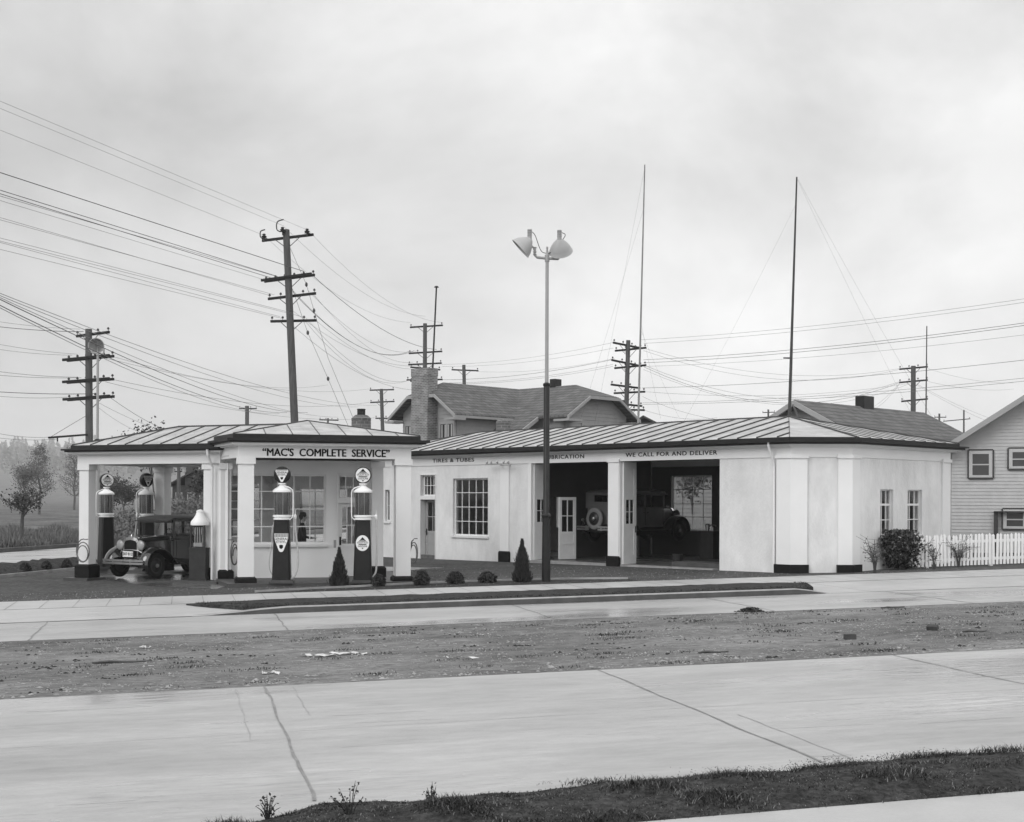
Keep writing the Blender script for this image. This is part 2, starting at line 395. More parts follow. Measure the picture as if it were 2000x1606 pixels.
# soil strip behind the kerb (a slight bank falling to the sidewalk)
def bank():
    mb = MB(); ss = [.1+i*.25 for i in range(59)]; rows = []
    for s in ss:
        k = min(1, (s/1.9)**.7, (14.6-s)/1.3); row = []
        for t, h in ((25.84, 0), (25.86, .13), (26.5, .14), (27.4, .12), (28.2, .08), (28.74, .03)):
            if s < 1.9: t = 28.74-(28.74-t)*max(.02, k)
            if s > 13.3: t = 28.74-(28.74-t)*max(.02, k)
            x, y = st(s, t); row.append((x, y, G(x, y)+.015+h*max(0, k)+random.uniform(-.006, .012)*k))
        rows.append(row)
    vs = [p for r in rows for p in r]; m = 6
    mb.add(vs, [(i*m+j, (i+1)*m+j, (i+1)*m+j+1, i*m+j+1) for i in range(len(rows)-1) for j in range(m-1)])
    struct(mb.build('verge', SOIL, None, True))
bank()
def kerb():
    mb = MB(); mb2 = MB(); ss = [.15, .5, .8, 1.1, 1.5]+[2+i*.5 for i in range(22)]+[12.8, 13.1, 13.4, 13.65]
    def hh(s): return .14*min(1, max(.08, (s-.1)/1.7), max(.06, (13.7-s)/.8))
    rows = []
    for s in ss:
        t0 = 25.66
        if s < 1.1: t0 = 25.66+(1.1-s)*.25
        x0, y0 = st(s, t0); x1, y1 = st(s, t0+.03); x2, y2 = st(s, t0+.13); g = G(x0, y0)
        rows.append([(x0, y0, g-.05), (x0, y0, g+hh(s)-.02), (x1, y1, g+hh(s)), (x2, y2, g+hh(s)), (x2, y2, g-.05)])
    vs = [p for r in rows for p in r]; m = 5; fs = []
    mb.add(vs, [])
    for i in range(len(rows)-1):
        for j in range(m-1):
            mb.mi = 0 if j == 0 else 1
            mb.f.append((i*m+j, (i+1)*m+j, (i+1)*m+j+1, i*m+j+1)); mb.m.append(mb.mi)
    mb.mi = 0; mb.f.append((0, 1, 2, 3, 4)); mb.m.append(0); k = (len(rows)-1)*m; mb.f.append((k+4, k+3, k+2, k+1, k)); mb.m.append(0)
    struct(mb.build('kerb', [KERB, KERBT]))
kerb()
strip('driveway', -9, .05, 25.67, 28.74, .016, CONC2)
sheet('driveway', [(.05, 25.67), (2.1, 25.9), (2.1, 28.73), (.05, 28.74)], .0155, CONC2)
strip('driveway', 14.62, 60, 25.67, 28.74, .016, CONC2)
sheet('driveway', [(13.2, 25.9), (13.68, 25.67), (14.62, 25.67), (14.62, 28.74), (13.2, 28.74)], .014, CONC2)
# joints and trowelled borders in the slabs
jm = MB()
def jline(s0, t0, s1, t1, wd, wob, dz, m=jm, n=24):
    pts = []
    for i in range(n+1):
        k = i/n; s = s0+(s1-s0)*k; t = t0+(t1-t0)*k
        o = wob*math.sin(k*17)+random.uniform(-wob, wob)*.7; ww = wd*random.uniform(.6, 1.3)
        if abs(t1-t0) > abs(s1-s0): pts.append(((s+o-ww/2, t), (s+o+ww/2, t)))
        else: pts.append(((s, t+o-ww/2), (s, t+o+ww/2)))
    for (a, b), (c, d) in zip(pts, pts[1:]):
        q = [st(*p) for p in (a, b, d, c)]; m.add([(x, y, G(x, y)+dz) for x, y in q], [(0, 1, 2, 3)])
for s in (-3.2, .97, 5.15, 9.33, 13.5, 17.7): jline(s, 9.77, s, 15.83, .025, .011, .017)
for s in (-6.6, -2.4, 1.75, 6.5, 10.7, 14.9, 19.1, 23.3): jline(s, 22.37, s, 25.6, .03, .01, .017)
jline(14.7, 25.66, 50, 25.66, .03, .006, .021, n=80); jline(14.6, 28.75, 50, 28.75, .02, .004, .026, n=60)
jline(-9, 25.66, .2, 25.66, .05, .012, .021, n=40)
for k in range(-11, 60):
    s = -.2+.67*k; jline(s, 28.78, s, 30.98, .014, .002, .025, n=3)
struct(jm.build('pavement_joints', JOINT))
jm2 = MB()
jline(.63, 12.4, .63, 15.7, .008, .006, .0165, jm2); jline(1.29, 13.6, 1.29, 15.7, .008, .006, .0165, jm2); jline(5.45, 9.9, 5.45, 12.2, .012, .006, .0165, jm2)
jline(-20, 12.7, 30, 12.75, .007, .02, .0165, jm2, 90)
rc = random.Random(5)
for k in range(46):
    s = rc.uniform(-4, 12); t_ = rc.uniform(10, 15.7); L_ = rc.uniform(.15, 1.1); jline(s, t_, s+L_, t_+rc.uniform(-.06, .06), rc.uniform(.004, .01), .008, .0165, jm2, 7)
for k in range(12):
    s = rc.uniform(-7, 15); t_ = rc.uniform(22.6, 25.5); jline(s, t_, s+rc.uniform(.3, 1.6), t_+rc.uniform(-.05, .05), .014, .01, .0165, jm2, 7)
struct(jm2.build('trowel_marks', JOINTL))
# lot, cross street, bed
XD = Vector((.28, .96)).normalized(); XN = Vector((-XD.y, XD.x))
def xs(u, v): p = Vector((-14.9, 38.9))+XD*u+XN*v; return (p.x, p.y)
def wsheet(name, pts, dz, m):
    mb = MB(); mb.add([(x, y, G(x, y)+dz) for x, y in pts], [tuple(range(len(pts)))]); return struct(mb.build(name, m))
a0 = xs(-9, 0)
wsheet('gravel_lot', [st(-9, 31.02), st(31, 31.02), st(31, 60), (-2, 66), (-7.8, 64), xs(24, 0), xs(5, -.1), xs(-8, -.1)], .008, LOT)
mbx = MB()
for i in range(-8, 10):
    a, b, c, d = xs(i*6, 2.3), xs(i*6+6, 2.3), xs(i*6+6, 12.0), xs(i*6, 12.0)
    mbx.add([(x, y, G(x, y)+.012) for x, y in (a, b, c, d)], [(0, 1, 2, 3)])
struct(mbx.build('cross_street', CONC))
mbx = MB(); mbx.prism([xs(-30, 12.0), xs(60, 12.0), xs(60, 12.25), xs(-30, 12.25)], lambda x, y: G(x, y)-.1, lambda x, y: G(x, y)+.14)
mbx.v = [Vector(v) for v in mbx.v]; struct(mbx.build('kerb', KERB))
mbx = MB(); mbx.prism([xs(-7, -.08), xs(6.2, -.08), xs(6.2, .05), xs(-7, .05)], lambda x, y: G(x, y)-.1, lambda x, y: G(x, y)+.1)
struct(mbx.build('bed_edging', KERBT))
bm_ = MB(); rows = []
for i in range(54):
    u = -7+i*.25; row = []
    for j, v in enumerate((.06, .5, 1.0, 1.5, 1.9, 2.28)):
        x, y = xs(u, v); row.append((x, y, G(x, y)+(.05, .2, .3, .3, .2, .02)[j]+random.uniform(-.06, .08)))
    rows.append(row)
bm_.add([p for r in rows for p in r], [(i*6+j, (i+1)*6+j, (i+1)*6+j+1, i*6+j+1) for i in range(53) for j in range(5)])
struct(bm_.build('planting_bed', SOIL, None, True))

# ============================================================ GARAGE BUILDING (long wing with the service bays)
GC = (7.52, 35.2); GR = math.atan2(.718, -.696)
gar = thing('service_garage', 'long white stucco garage wing with open service bays and pale standing-seam roof', 'garage', (GC[0], GC[1], 0), GR)
GF = WM[gar].copy()                              # local: +x along the main wall away from the corner, +y outward
LX = 19.0; FL = .3
def gx(px):                                      # local x of the main wall seen at image column px
    k = (px-1000)/F; return (7.52-k*35.2)/(.696+k*.718)
foot = [(0, 0), (-1.13, -1.163), (-1.13, -6.61), (LX, -6.61), (LX, 0)]   # clockwise/ccw fixed below
ar = sum(foot[i][0]*foot[(i+1) % 5][1]-foot[(i+1) % 5][0]*foot[i][1] for i in range(5))
if ar < 0: foot = foot[::-1]
ZB, ZF, ZT = -.4, 3.44, 3.72
T = .25
b1 = (gx(1189)+.0, gx(1031.6)); b2 = (gx(1405.5), gx(1212)+.16)
wn = (gx(953), gx(884.6)); dr = (gx(852)+.04, gx(822)); nw = (gx(761), gx(752))
def zat(px, py, xw):                            # height of (px,py) seen on the main wall
    p = GF @ Vector((xw, 0, 0)); return at(px, py, p.y).z
wz = (zat(953, 1048, wn[0]), zat(953, 934, wn[0]))
dz0, dz1, tz0, tz1 = .1, zat(852, 976, dr[0]), zat(852, 969, dr[0]), zat(852, 928, dr[0])
print('garage', b1, b2, wn, wz, dr, dz1, tz0, tz1, nw)
holes = [(b1[0], b1[1], ZB, ZF), (b2[0], b2[1], ZB, ZF), (wn[0], wn[1], wz[0], wz[1]), (dr[0], dr[1], ZB, tz1), (nw[0], nw[1], 1.45, 2.6)]
for a_, b_ in ((0, b2[0]), (b2[1], b1[0]), (b1[1], LX)): MB(GF).wall(a_, b_, ZB, ZF, -T, 0, [h for h in holes if h[0] >= a_-1e-6 and h[1] <= b_+1e-6]).build('wall', STUCCO, gar)
def seg_frame(p0, p1):                          # frame with x from p0 to p1 (local 2D), +y outward (to the right of travel reversed)
    p0 = Vector(p0); p1 = Vector(p1); d = (p1-p0); return d.length, GF @ (Matrix.Translation((p0.x, p0.y, 0)) @ Matrix.Rotation(math.atan2(d.y, d.x), 4, 'Z'))
Lc, FC = seg_frame((-1.13, -1.163), (0, 0))     # chamfer; +y outward
mc = MB(FC); mc.box(0, Lc, -T, 0, ZB, ZF); mc.build('wall', STUCCO, gar)
Lr, FRW = seg_frame((-1.13, -6.61), (-1.13, -1.163))
def rx(px):                                     # local coordinate on the right wing wall, measured from its far end
    k = (px-1000)/F; t = (k*35.2-9.14)/(.73-.683*k); return Lr-t
rw = [(rx(1747), rx(1721)), (rx(1805), rx(1776))]
rzb, rzt = at(1735, 1046, 36.3).z, at(1735, 956, 36.3).z
mr_ = MB(FRW); mr_.wall(0, Lr, ZB, ZF, -T, 0, [(a, b, rzb, rzt) for a, b in rw]); mr_.build('wall', STUCCO, gar)
def bx_(px, yl=-6.4):
    k = (px-1000)/F; o = GF @ Vector((0, yl, 0)); return (o.x-k*o.y)/(.696+k*.718)
bwn = (bx_(1393), bx_(1313), at(1350, 1037, (GF @ Vector((bx_(1353), -6.4, 0))).y).z, at(1350, 929, (GF @ Vector((bx_(1353), -6.4, 0))).y).z); print('bwn', bwn)
mb = MB(GF)
# back wall with the big rear window seen through the second bay
mb.wall(-1.13, LX, ZB, ZF, -6.61, -6.61+T, [bwn, (13.2, 14.9, 1.2, 3.0)])
mb.build('wall', STUCCO, gar)
MB(GF).box(LX-T, LX, -6.61+T, -T, ZB, ZF).build('wall', STUCCO, gar)
# frieze ring + mouldings + eave
mf = MB(GF); ringwall(mf, foot, .3, .03, ZF, ZT); mf.build('frieze', STUCCO2, gar)
mm_ = MB(GF); mm_.prism(offset(foot, .16), ZT, ZT+.03); mm_.prism(offset(foot, .26), ZT+.03, ZT+.065); mm_.build('cornice', WHITEW, gar)
mg = MB(GF); mg.prism(offset(foot, .34), ZT+.065, ZT+.115); mg.prism(offset(foot, .42), ZT+.115, ZT+.165); mg.prism(offset(foot, .22), ZT+.165, ZT+.255); mg.build('gutter', GUTTER, gar)
def hiproof(fr, eave, faces, seams, parent, th=.0):
    m = MB(fr); m.mi = 0
    for f in faces: m.add(f, [tuple(range(len(f)))])
    m.mi = 1
    for a, b, wd in seams:
        a = Vector(a); b = Vector(b); d = (b-a); d.normalize()
        up = Vector((0, 0, 1)); sd_ = d.cross(up).normalized()*wd*.5; h = Vector((0, 0, min(.035, wd*.75)))
        q = [a-sd_, a+sd_, b+sd_, b-sd_]
        m.add([p-h*.3 for p in q]+[p+h for p in q], [(4, 5, 6, 7), (0, 1, 5, 4), (1, 2, 6, 5), (2, 3, 7, 6), (3, 0, 4, 7)])
    return m.build('roof', [ROOFM, SEAM], parent)
ev = offset(foot, .2); ze = ZT+.255; zr = CZ+2.5; evd = {}
ev = [(x, y) for x, y in ev]
# vertices by role
def near(p): return min(ev, key=lambda q: (q[0]-p[0])**2+(q[1]-p[1])**2)
A = near((0, 0)); B = near((-1.13, -1.16)); C = near((-1.13, -6.61)); D = near((LX, -6.61)); E_ = near((LX, 0))
ry = -3.3; ra = (2.3, ry, zr); rb = (LX-3.2, ry, zr)
z3 = lambda p, z=ze: (p[0], p[1], z)
faces = [[z3(A), ra, rb, z3(E_)][::-1], [z3(B), ra, z3(A)][::-1], [z3(C), ra, z3(B)][::-1], [z3(D), rb, ra, z3(C)][::-1], [z3(E_), rb, z3(D)][::-1]]
faces = [f[::-1] for f in faces]
seams = []
def planez(x, y): return ze+(zr-ze)*(A[1]-y)/(A[1]-ry)
x = .3
while x < LX:
    # seam from eave up the main slope until ridge or the hips
    y1 = ry
    if x < ra[0]: k = (x-A[0])/(ra[0]-A[0]); y1 = A[1]+(ry-A[1])*k
    if x > rb[0]: k = (E_[0]-x)/(E_[0]-rb[0]); y1 = A[1]+(ry-A[1])*max(0, k)
    if abs(y1-A[1]) > .3: seams.append(((x, A[1], ze), (x, y1, planez(x, y1)), .045))
    x += .655+random.uniform(-.025, .025)
y = B[1]-.15
while y > C[1]:
    # right-wing slope (faces the street), plane through B, C, ra
    k = (y-B[1])/(ry-B[1]) if y > ry else (C[1]-y)/(C[1]-ry)
    xx = B[0]+(ra[0]-B[0])*k; seams.append(((B[0], y, ze), (xx, y, ze+(zr-ze)*k), .026)); y -= .6
seams += [(z3(A), ra, .02), (z3(B), ra, .05), (z3(C), ra, .06), (ra, rb, .06), (rb, z3(E_), .06)]
hiproof(GF, ev, faces, seams, gar)
# ceiling, floor, inner partitions
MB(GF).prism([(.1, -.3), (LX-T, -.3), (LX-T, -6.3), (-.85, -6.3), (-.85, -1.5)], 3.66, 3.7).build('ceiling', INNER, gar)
MB(GF).prism([(0.2, -.02), (LX-.3, -.02), (LX-.3, -6.3), (-.8, -6.3), (-.8, -1.4)], FL-.5, FL).build('floor', FLOORM, gar)
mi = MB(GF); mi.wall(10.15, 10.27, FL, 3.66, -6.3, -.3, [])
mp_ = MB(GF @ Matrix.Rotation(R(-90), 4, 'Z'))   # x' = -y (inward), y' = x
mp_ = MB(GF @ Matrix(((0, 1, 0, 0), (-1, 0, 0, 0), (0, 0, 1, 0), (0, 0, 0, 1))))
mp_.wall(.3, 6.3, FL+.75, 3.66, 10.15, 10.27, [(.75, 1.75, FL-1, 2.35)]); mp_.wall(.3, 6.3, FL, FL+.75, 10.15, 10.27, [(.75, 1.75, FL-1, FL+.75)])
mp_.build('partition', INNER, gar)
MB(GF).wall(-.86, 10.1, FL, 3.66, -6.36, -6.32, [(bwn[0], bwn[1], bwn[2], bwn[3])]).build('inner_wall', INNER, gar)  # dark lining added over the pale wall to keep the bay dim
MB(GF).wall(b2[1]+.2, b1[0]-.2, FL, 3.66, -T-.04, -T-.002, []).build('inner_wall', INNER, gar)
MB(GF).box(b2[0]+.2, b1[1], -.3, .02, FL-.3, FL+.012).build('threshold', KERBT, gar)
# low concrete step inside the second bay
stp = MB(GF); stp.box(b2[0]+.02, b2[0]+2.0, -1.15, -.35, FL, FL+.15)
solo(stp, 'concrete_step', ISLC, 'low pale concrete step just inside the right-hand open bay', 'step')
def window(fr, x0, x1, z0, z1, y, nx, nz, parent, frame_w=.05, bar=.022, rec=.1, glass=GLASS, m=WHITEW, sill=True, curtain=False, heavy=None):
    f = MB(fr); yo = y-rec
    f.box(x0, x1, yo-.05, yo, z0, z0+frame_w); f.box(x0, x1, yo-.05, yo, z1-frame_w, z1)
    f.box(x0, x0+frame_w, yo-.05, yo, z0+frame_w, z1-frame_w); f.box(x1-frame_w, x1, yo-.05, yo, z0+frame_w, z1-frame_w)
    for i in range(1, nx): xx = x0+(x1-x0)*i/nx; f.box(xx-bar/2, xx+bar/2, yo-.04, yo-.008, z0+frame_w, z1-frame_w)
    for i in range(1, nz):
        zz = z0+(z1-z0)*i/nz; hb = bar/2 if not (heavy and i in heavy) else .03
        f.box(x0+frame_w, x1-frame_w, yo-.043, yo-.005, zz-hb, zz+hb)
    o = f.build('window', m, parent)
    MB(fr).box(x0+.02, x1-.02, yo-.027, yo-.023, z0+.02, z1-.02).build('pane', glass, o)
    if sill: MB(fr).box(x0-.06, x1+.06, yo-.02, y+.06, z0-.07, z0-.002).build('sill', WHITEW, o)
    return o
window(GF, wn[0], wn[1], wz[0], wz[1], 0, 5, 4, gar)
window(GF, dr[0]+.03, dr[1]-.03, tz0, tz1, 0, 4, 2, gar, sill=False)
window(GF, nw[0], nw[1], 1.45, 2.6, 0, 1, 2, gar)
window(GF, bwn[0], bwn[1], bwn[2], bwn[3], -6.36, 4, 4, gar, bar=.025, sill=False, rec=.06)
for a, b in rw: window(FRW, a, b, rzb, rzt, 0, 3, 3, gar, bar=.026, rec=.09, frame_w=.035, heavy=(2,))
def pdoor(fr, x0, x1, z0, z1, y, parent, name='door', nx=2, nz=2, split=.45, m=WHITEW, th=.045, knob=True, panels=2, glass=GLASS):
    f = MB(fr); s = .1; zs = z0+(z1-z0)*split
    f.box(x0, x0+s, y-th, y, z0, z1); f.box(x1-s, x1, y-th, y, z0, z1)
    f.box(x0+s, x1-s, y-th, y, z1-s, z1); f.box(x0+s, x1-s, y-th, y, z0, z0+s*1.3); f.box(x0+s, x1-s, y-th, y, zs-.05, zs+.05)
    f.box(x0+s, x1-s, y-th+.012, y-.012, z0+s*1.3, zs-.05)
    if panels == 2: zz = z0+(zs-z0)*.6; f.box(x0+s, x1-s, y-th, y, zz-.03, zz+.03)
    w_ = x1-x0-2*s
    for i in range(1, nx): xx = x0+s+w_*i/nx; f.box(xx-.014, xx+.014, y-th+.006, y-.006, zs+.05, z1-s)
    for i in range(1, nz): zz = zs+.05+(z1-s-zs-.05)*i/nz; f.box(x0+s, x1-s, y-th+.008, y-.008, zz-.014, zz+.014)
    o = f.build(name, m, parent)
    MB(fr).box(x0+s, x1-s, y-th/2-.003, y-th/2+.003, zs+.05, z1-s).build('pane', glass, o)
    if knob:
        k = MB(fr); xk = x1-.05 if knob != 'l' else x0+.05
        k.box(xk-.025, xk+.025, y, y+.01, z0+.85, z0+1.08); k.tube([(xk, y+.01, z0+.97), (xk, y+.06, z0+.97), (xk-.09, y+.06, z0+.97)], .012, 6)
        k.build('handle', BLACK, o)
    return o
MB(GF).wall(dr[0]-.03, dr[1]+.03, FL-.5, tz1+.03, -.03, .025, [(dr[0], dr[1], FL-.5, tz1)]).build('door_frame', WHITEW, gar)
MB(GF).box(dr[0], dr[1], -.2, .03, dz1, tz0-.0).build('transom_bar', WHITEW, gar)
pdoor(GF, dr[0]+.04, dr[1]-.02, .14, dz1, -.22, gar, m=GREYDOOR, knob=True)
# pilasters along the main wall, plinths under them
def pil(fr, x0, x1, d=.06, cap=True, z0=.1, ph=.26, pd=.05):
    m = MB(fr); m.box(x0, x1, 0, d, ZB, ZF-.03); m.build('pilaster', STUCCO2, gar)
    m = MB(fr); m.box(x0-.03, x1+.03, 0, d+.035, ZF-.03, ZF+.06); m.build('capital', STUCCO2, gar)
    m = MB(fr); m.box(x0-.03, x1+.03, -.01, d+pd, -.2, z0+ph-.05); m.frust((x0+x1)/2, (d+pd)/2, z0+ph-.05, z0+ph, (x1-x0)/2+.03, (d+pd)/2, (x1-x0)/2, d/2+.01); m.build('plinth', PLINTH, gar)
pil(GF, gx(996), gx(979), z0=.12, ph=.44)
pil(GF, gx(1211), gx(1190), z0=.2, ph=.36)
pil(GF, LX-.6, LX-.15)
# bent pilasters wrapping the two canted corners
def bent(corner, other1, other2, wd, name='pilaster'):
    c = Vector(corner); d1 = (Vector(other1)-c).normalized()*wd; d2 = (Vector(other2)-c).normalized()*wd
    def poly(o, k=1.0):
        d1n = Vector(other1)-c; d2n = Vector(other2)-c; d1n.normalize(); d2n.normalize()
        cen = Vector((8, -3.3))
        def outn(d): n_ = Vector((-d.y, d.x)); return n_ if n_.dot(c-cen) > 0 else -n_
        n1_, n2_ = outn(d1n), outn(d2n); p1 = c+d1*k; p2 = c+d2*k
        return [tuple(p1), tuple(p1+n1_*o), tuple(c+(n1_+n2_)*(o/(1+n1_.dot(n2_)))), tuple(p2+n2_*o), tuple(p2), tuple(c+(n1_+n2_)*(-.05))]
    MB(GF).prism(poly(.06), ZB, ZF-.03).build('pilaster', STUCCO2, gar)
    MB(GF).prism(poly(.1, 1.08), ZF-.03, ZF+.07).build('capital', STUCCO2, gar)
    MB(GF).prism(poly(.12, 1.08), -.2, .54).build('plinth', PLINTH, gar)
bent((0, 0), (1, 0), (-1.13, -1.163), .43); bent((-1.13, -1.163), (-1.13, -6), (0, 0), .36)
pil(FRW, .02, .5, cap=True, z0=.1, ph=.3)
# downspout by the corner pilaster
ds = MB(GF); ds.tube([(.5, .33, 3.84), (.5, .33, 3.74), (.5, .12, 3.35), (.5, .07, 3.2), (.5, .07, .25)], .035, 8); ds.build('downspout', STUCCO2, gar)
# bay door jambs and folded leaves
for x0_, x1_ in ((b1[1]-.16, b1[1]), (b2[1]-.16, b2[1])):
    j = MB(GF); j.box(x0_, x0_+.07, -.2, .03, FL, ZF); j.box(x0_+.07, x1_, -.28, .012, FL, ZF); j.build('door_jamb', STUCCO2, gar)
def leaf(hx, wdt, ang, parent, z1=ZF-.02):
    """tall bay-door leaf hinged at local x=hx, opened to ang degrees off the wall line"""
    fr = GF @ (Matrix.Translation((hx, -.06, 0)) @ Matrix.Rotation(R(ang), 4, 'Z'))
    f = MB(fr); s = .12; z0 = FL+.02; th = .05
    zs0, zs1 = z0+1.22, z0+1.95
    f.box(0, s, -th, 0, z0, z1); f.box(wdt-s, wdt, -th, 0, z0, z1)
    for a, b in ((z0, z0+.28), (zs0-.12, zs0), (zs1, zs1+.1), (z1-.2, z1)): f.box(s, wdt-s, -th, 0, a, b)
    f.box(s, wdt-s, -th+.013, -.013, z0+.28, zs0-.12); f.box(s, wdt-s, -th+.013, -.013, zs1+.1, z1-.2)
    f.box(wdt/2-.014, wdt/2+.014, -th+.008, -.008, zs0, zs1); zz = (zs0+zs1)/2; f.box(s, wdt-s, -th+.01, -.01, zz-.013, zz+.013)
    o = f.build('bay_door', WHITEW, parent); MB(fr).box(s, wdt-s, -.028, -.022, zs0, zs1).build('pane', GLASS, o)
    h = MB(fr); h.box(wdt-.06, wdt-.03, -th-.012, -th, z0+.95, z0+1.15); h.tube([(wdt-.045, -th-.01, z0+1.1), (wdt-.045, -th-.05, z0+1.08), (wdt-.045, -th-.05, z0+.98), (wdt-.045, -th-.01, z0+.96)], .008, 5)
    h.build('handle', BLACK, o)
    return o
LEAF_ANG2, LEAF_ANG1 = -88, -92
leaf(b2[1]-.18, .62, LEAF_ANG2, gar); leaf(b1[1]-.18, .62, LEAF_ANG1, gar)
# interior door standing open in the partition, seen in the left bay
idf = GF @ (Matrix.Translation((10.13, -1.72, 0)) @ Matrix.Rotation(R(-168), 4, 'Z'))
p = Vector(GF.inverted() @ Vector(at(1124, 1090, 42.9)))
q = Vector(GF.inverted() @ Vector(at(1091, 1090, 42.6)))
ang = math.atan2(q.y-p.y, q.x-p.x); idf = GF @ (Matrix.Translation((q.x, q.y, 0)) @ Matrix.Rotation(ang+math.pi, 4, 'Z'))
pdoor(idf, 0, (p-q).length if (p-q).length > .5 else .6, FL+.02, FL+2.05, 0, gar, 'inner_door', split=.42)
# lettering on the frieze
def flabel(fr, s, px0, px1, zc, size, parent, wide, bold=.012):
    a, b = gx(px0), gx(px1); m = MB(fr); text(m, s, size, ((a+b)/2, .031, zc), (-1, 0, 0), (0, 0, 1), .008, bold, wide, 1.12)
    xs_ = [(GF.inverted() @ v).x for v in m.v]; W_ = max(xs_)-min(xs_); k = abs(a-b)/W_; c = (a+b)/2
    m.v = [GF @ Vector((c+((GF.inverted() @ v).x-(max(xs_)+min(xs_))/2)*k, (GF.inverted() @ v).y, (GF.inverted() @ v).z)) for v in m.v]
    return m.build('lettering', LETTER, parent)
zc = ZF+.165
flabel(GF, 'TIRES & TUBES', 846, 927, zc, .18, gar, 1.2)
flabel(GF, 'LUBRICATION', 1064, 1142, zc+.01, .17, gar, 1.2)
flabel(GF, 'WE CALL FOR AND DELIVER', 1223, 1402, zc+.01, .17, gar, 1.2)
# wire bracket with insulators on the frieze
br_ = MB(GF); xb = gx(984)
for z_ in (3.76, 3.42):
    br_.box(xb-.55, xb+.55, .28, .32, z_, z_+.03)
    for k in (-.5, -.3, 0, .3, .5): br_.lathe((xb+k, .3, z_+.03), [(.01, 0), (.035, .02), (.035, .05), (.02, .08)], 8)
    br_.box(xb-.02, xb+.02, 0, .3, z_, z_+.02)
br_.build('wire_bracket', DULLM, gar)
# squat brick vent on the roof
def brick_vent(px, ytop, ybot, wpx, Y, label, pot=0):
    c = at(px, ybot, Y); r = wpx/2*Y/F; h = (ybot-ytop)*Y/F
    t = thing('brick_chimney', label, 'chimney', (c.x, c.y, c.z-.3))
    m = MB(); m.lathe((c.x, c.y, c.z-.3), [(r, 0), (r, .3+h*(.75 if not pot else .62)), (r*.97, .3+h*.7)], 8 if pot else 20); m.lathe((c.x, c.y, c.z+h*.55), [(r, 0), (r*1.02, h*.2), (r*.72, h*.4), (r*.6, h*.45)], 20)
    m.build('shaft', BRICKV, t)
    if pot:
        m = MB(); m.lathe((c.x, c.y, c.z+h*.98), [(r*.42, 0), (r*.42, h*.45), (r*.46, h*.46), (r*.46, h*.5), (r*.3, h*.5), (r*.3, h*.1)], 16); m.build('pot', GUTTER, t)
    return t
brick_vent(983.5, 818, 842, 30, 49, 'low round brick flue cap peeping over the long pale roof')

# ============================================================ PUMP HOUSE (office + canopies)
OX, OY = -6.79, 33.3
ph = thing('pump_house', 'white pump house with square-columned canopies and quoted name painted on its front', 'filling station', (OX, OY, G(OX, OY)), RA)
PF = Matrix.Translation((OX, OY, 0)) @ Matrix.Rotation(RA, 4, 'Z')
PZ = .13                                        # top of the office platform
ZP = CZ+1.03; ZPT = ZP+.29                      # beam underside / top
def pcol(fr, cx, cy, a, b, z0, z1, ph_h=.24, parent=None, name='column', pl=True, flare=.07):
    m = MB(fr); m.frust(cx, cy, z0, z1-.16, a, b, a*.97, b*.97)
    m.build(name, STUCCO2, ph)
    m = MB(fr); m.box(cx-a-.035, cx+a+.035, cy-b-.035, cy+b+.035, z1-.16, z1); m.build('capital', STUCCO2, ph)
    if pl:
        m = MB(fr); m.box(cx-a-flare, cx+a+flare, cy-b-flare, cy+b+flare, z0-.06, z0+ph_h-.05)
        m.frust(cx, cy, z0+ph_h-.05, z0+ph_h, a+flare, b+flare, a+.02, b+.02); m.build('plinth', PLINTH, ph)
LB = 4.03; V = (-.42, 1.7)                      # bay width; vector from front columns to the office wall
pcol(PF, 0, 0, .2, .2, PZ, ZP, .15); pcol(PF, LB, 0, .2, .2, PZ, ZP, .13)
pcol(PF, V[0]-.02, V[1]+.12, .14, .14, PZ, ZP-.1, .24); pcol(PF, LB+V[0]+.02, V[1]+.14, .16, .16, PZ, ZP-.02, .3)
bay = [(-.2, -.2), (LB+.2, -.2), (LB+.2+V[0], V[1]+.1), (-.2+V[0], V[1]+.1)]
ofc = [(V[0]-.16, V[1]+.1), (LB+V[0]+.1, V[1]+.1), (LB+V[0]+.1, 5.2), (V[0]-.16, 5.2)]
roofp = [(-.2, -.2), (LB+.2, -.2), (LB+V[0]+.1, V[1]+.1), (LB+V[0]+.1, 5.2), (V[0]-.16, 5.2), (V[0]-.16, V[1]+.1)]
m = MB(PF); n_ = len(roofp); ringwall(m, roofp, .26, 0, ZP, ZPT); m.build('frieze', STUCCO2, ph)
MB(PF).prism(offset(roofp, .12), ZPT, ZPT+.03).prism(offset(roofp, .2), ZPT+.03, ZPT+.09).build('cornice', WHITEW, ph)
MB(PF).prism(offset(roofp, .27), ZPT+.09, ZPT+.13).prism(offset(roofp, .34), ZPT+.13, ZPT+.19).prism(offset(roofp, .17), ZPT+.19, ZPT+.31).build('gutter', GUTTER, ph)
MB(PF).prism(offset(bay, -.02), ZP+.05, ZP+.09).build('ceiling', mat('canopy_ceiling', .5, .7, .05, 3), ph)
zeP = ZPT+.31; e_ = offset(roofp, .15)
apex = (1.78, 2.55, CZ+2.15)
f_ = [[z3(e_[i], zeP), z3(e_[(i+1) % 6], zeP), apex] for i in range(6)]
se = []
for k in range(1, 7):
    x_ = e_[0][0]+(e_[1][0]-e_[0][0])*k/7+.12
    # slope line perpendicular to the front eave, up to the hips
    if x_ < apex[0]: kk = (x_-e_[0][0])/(apex[0]-e_[0][0])
    else: kk = (e_[1][0]-x_)/(e_[1][0]-apex[0])
    kk = max(0, min(1, kk)); se.append(((x_, e_[0][1], zeP), (x_, e_[0][1]+(apex[1]-e_[0][1])*kk, zeP+(apex[2]-zeP)*kk), .018))
for i in range(6): se.append((z3(e_[i], zeP), apex, .035 if i not in (2, 5) else .02))
hiproof(PF, e_, f_, se, ph)
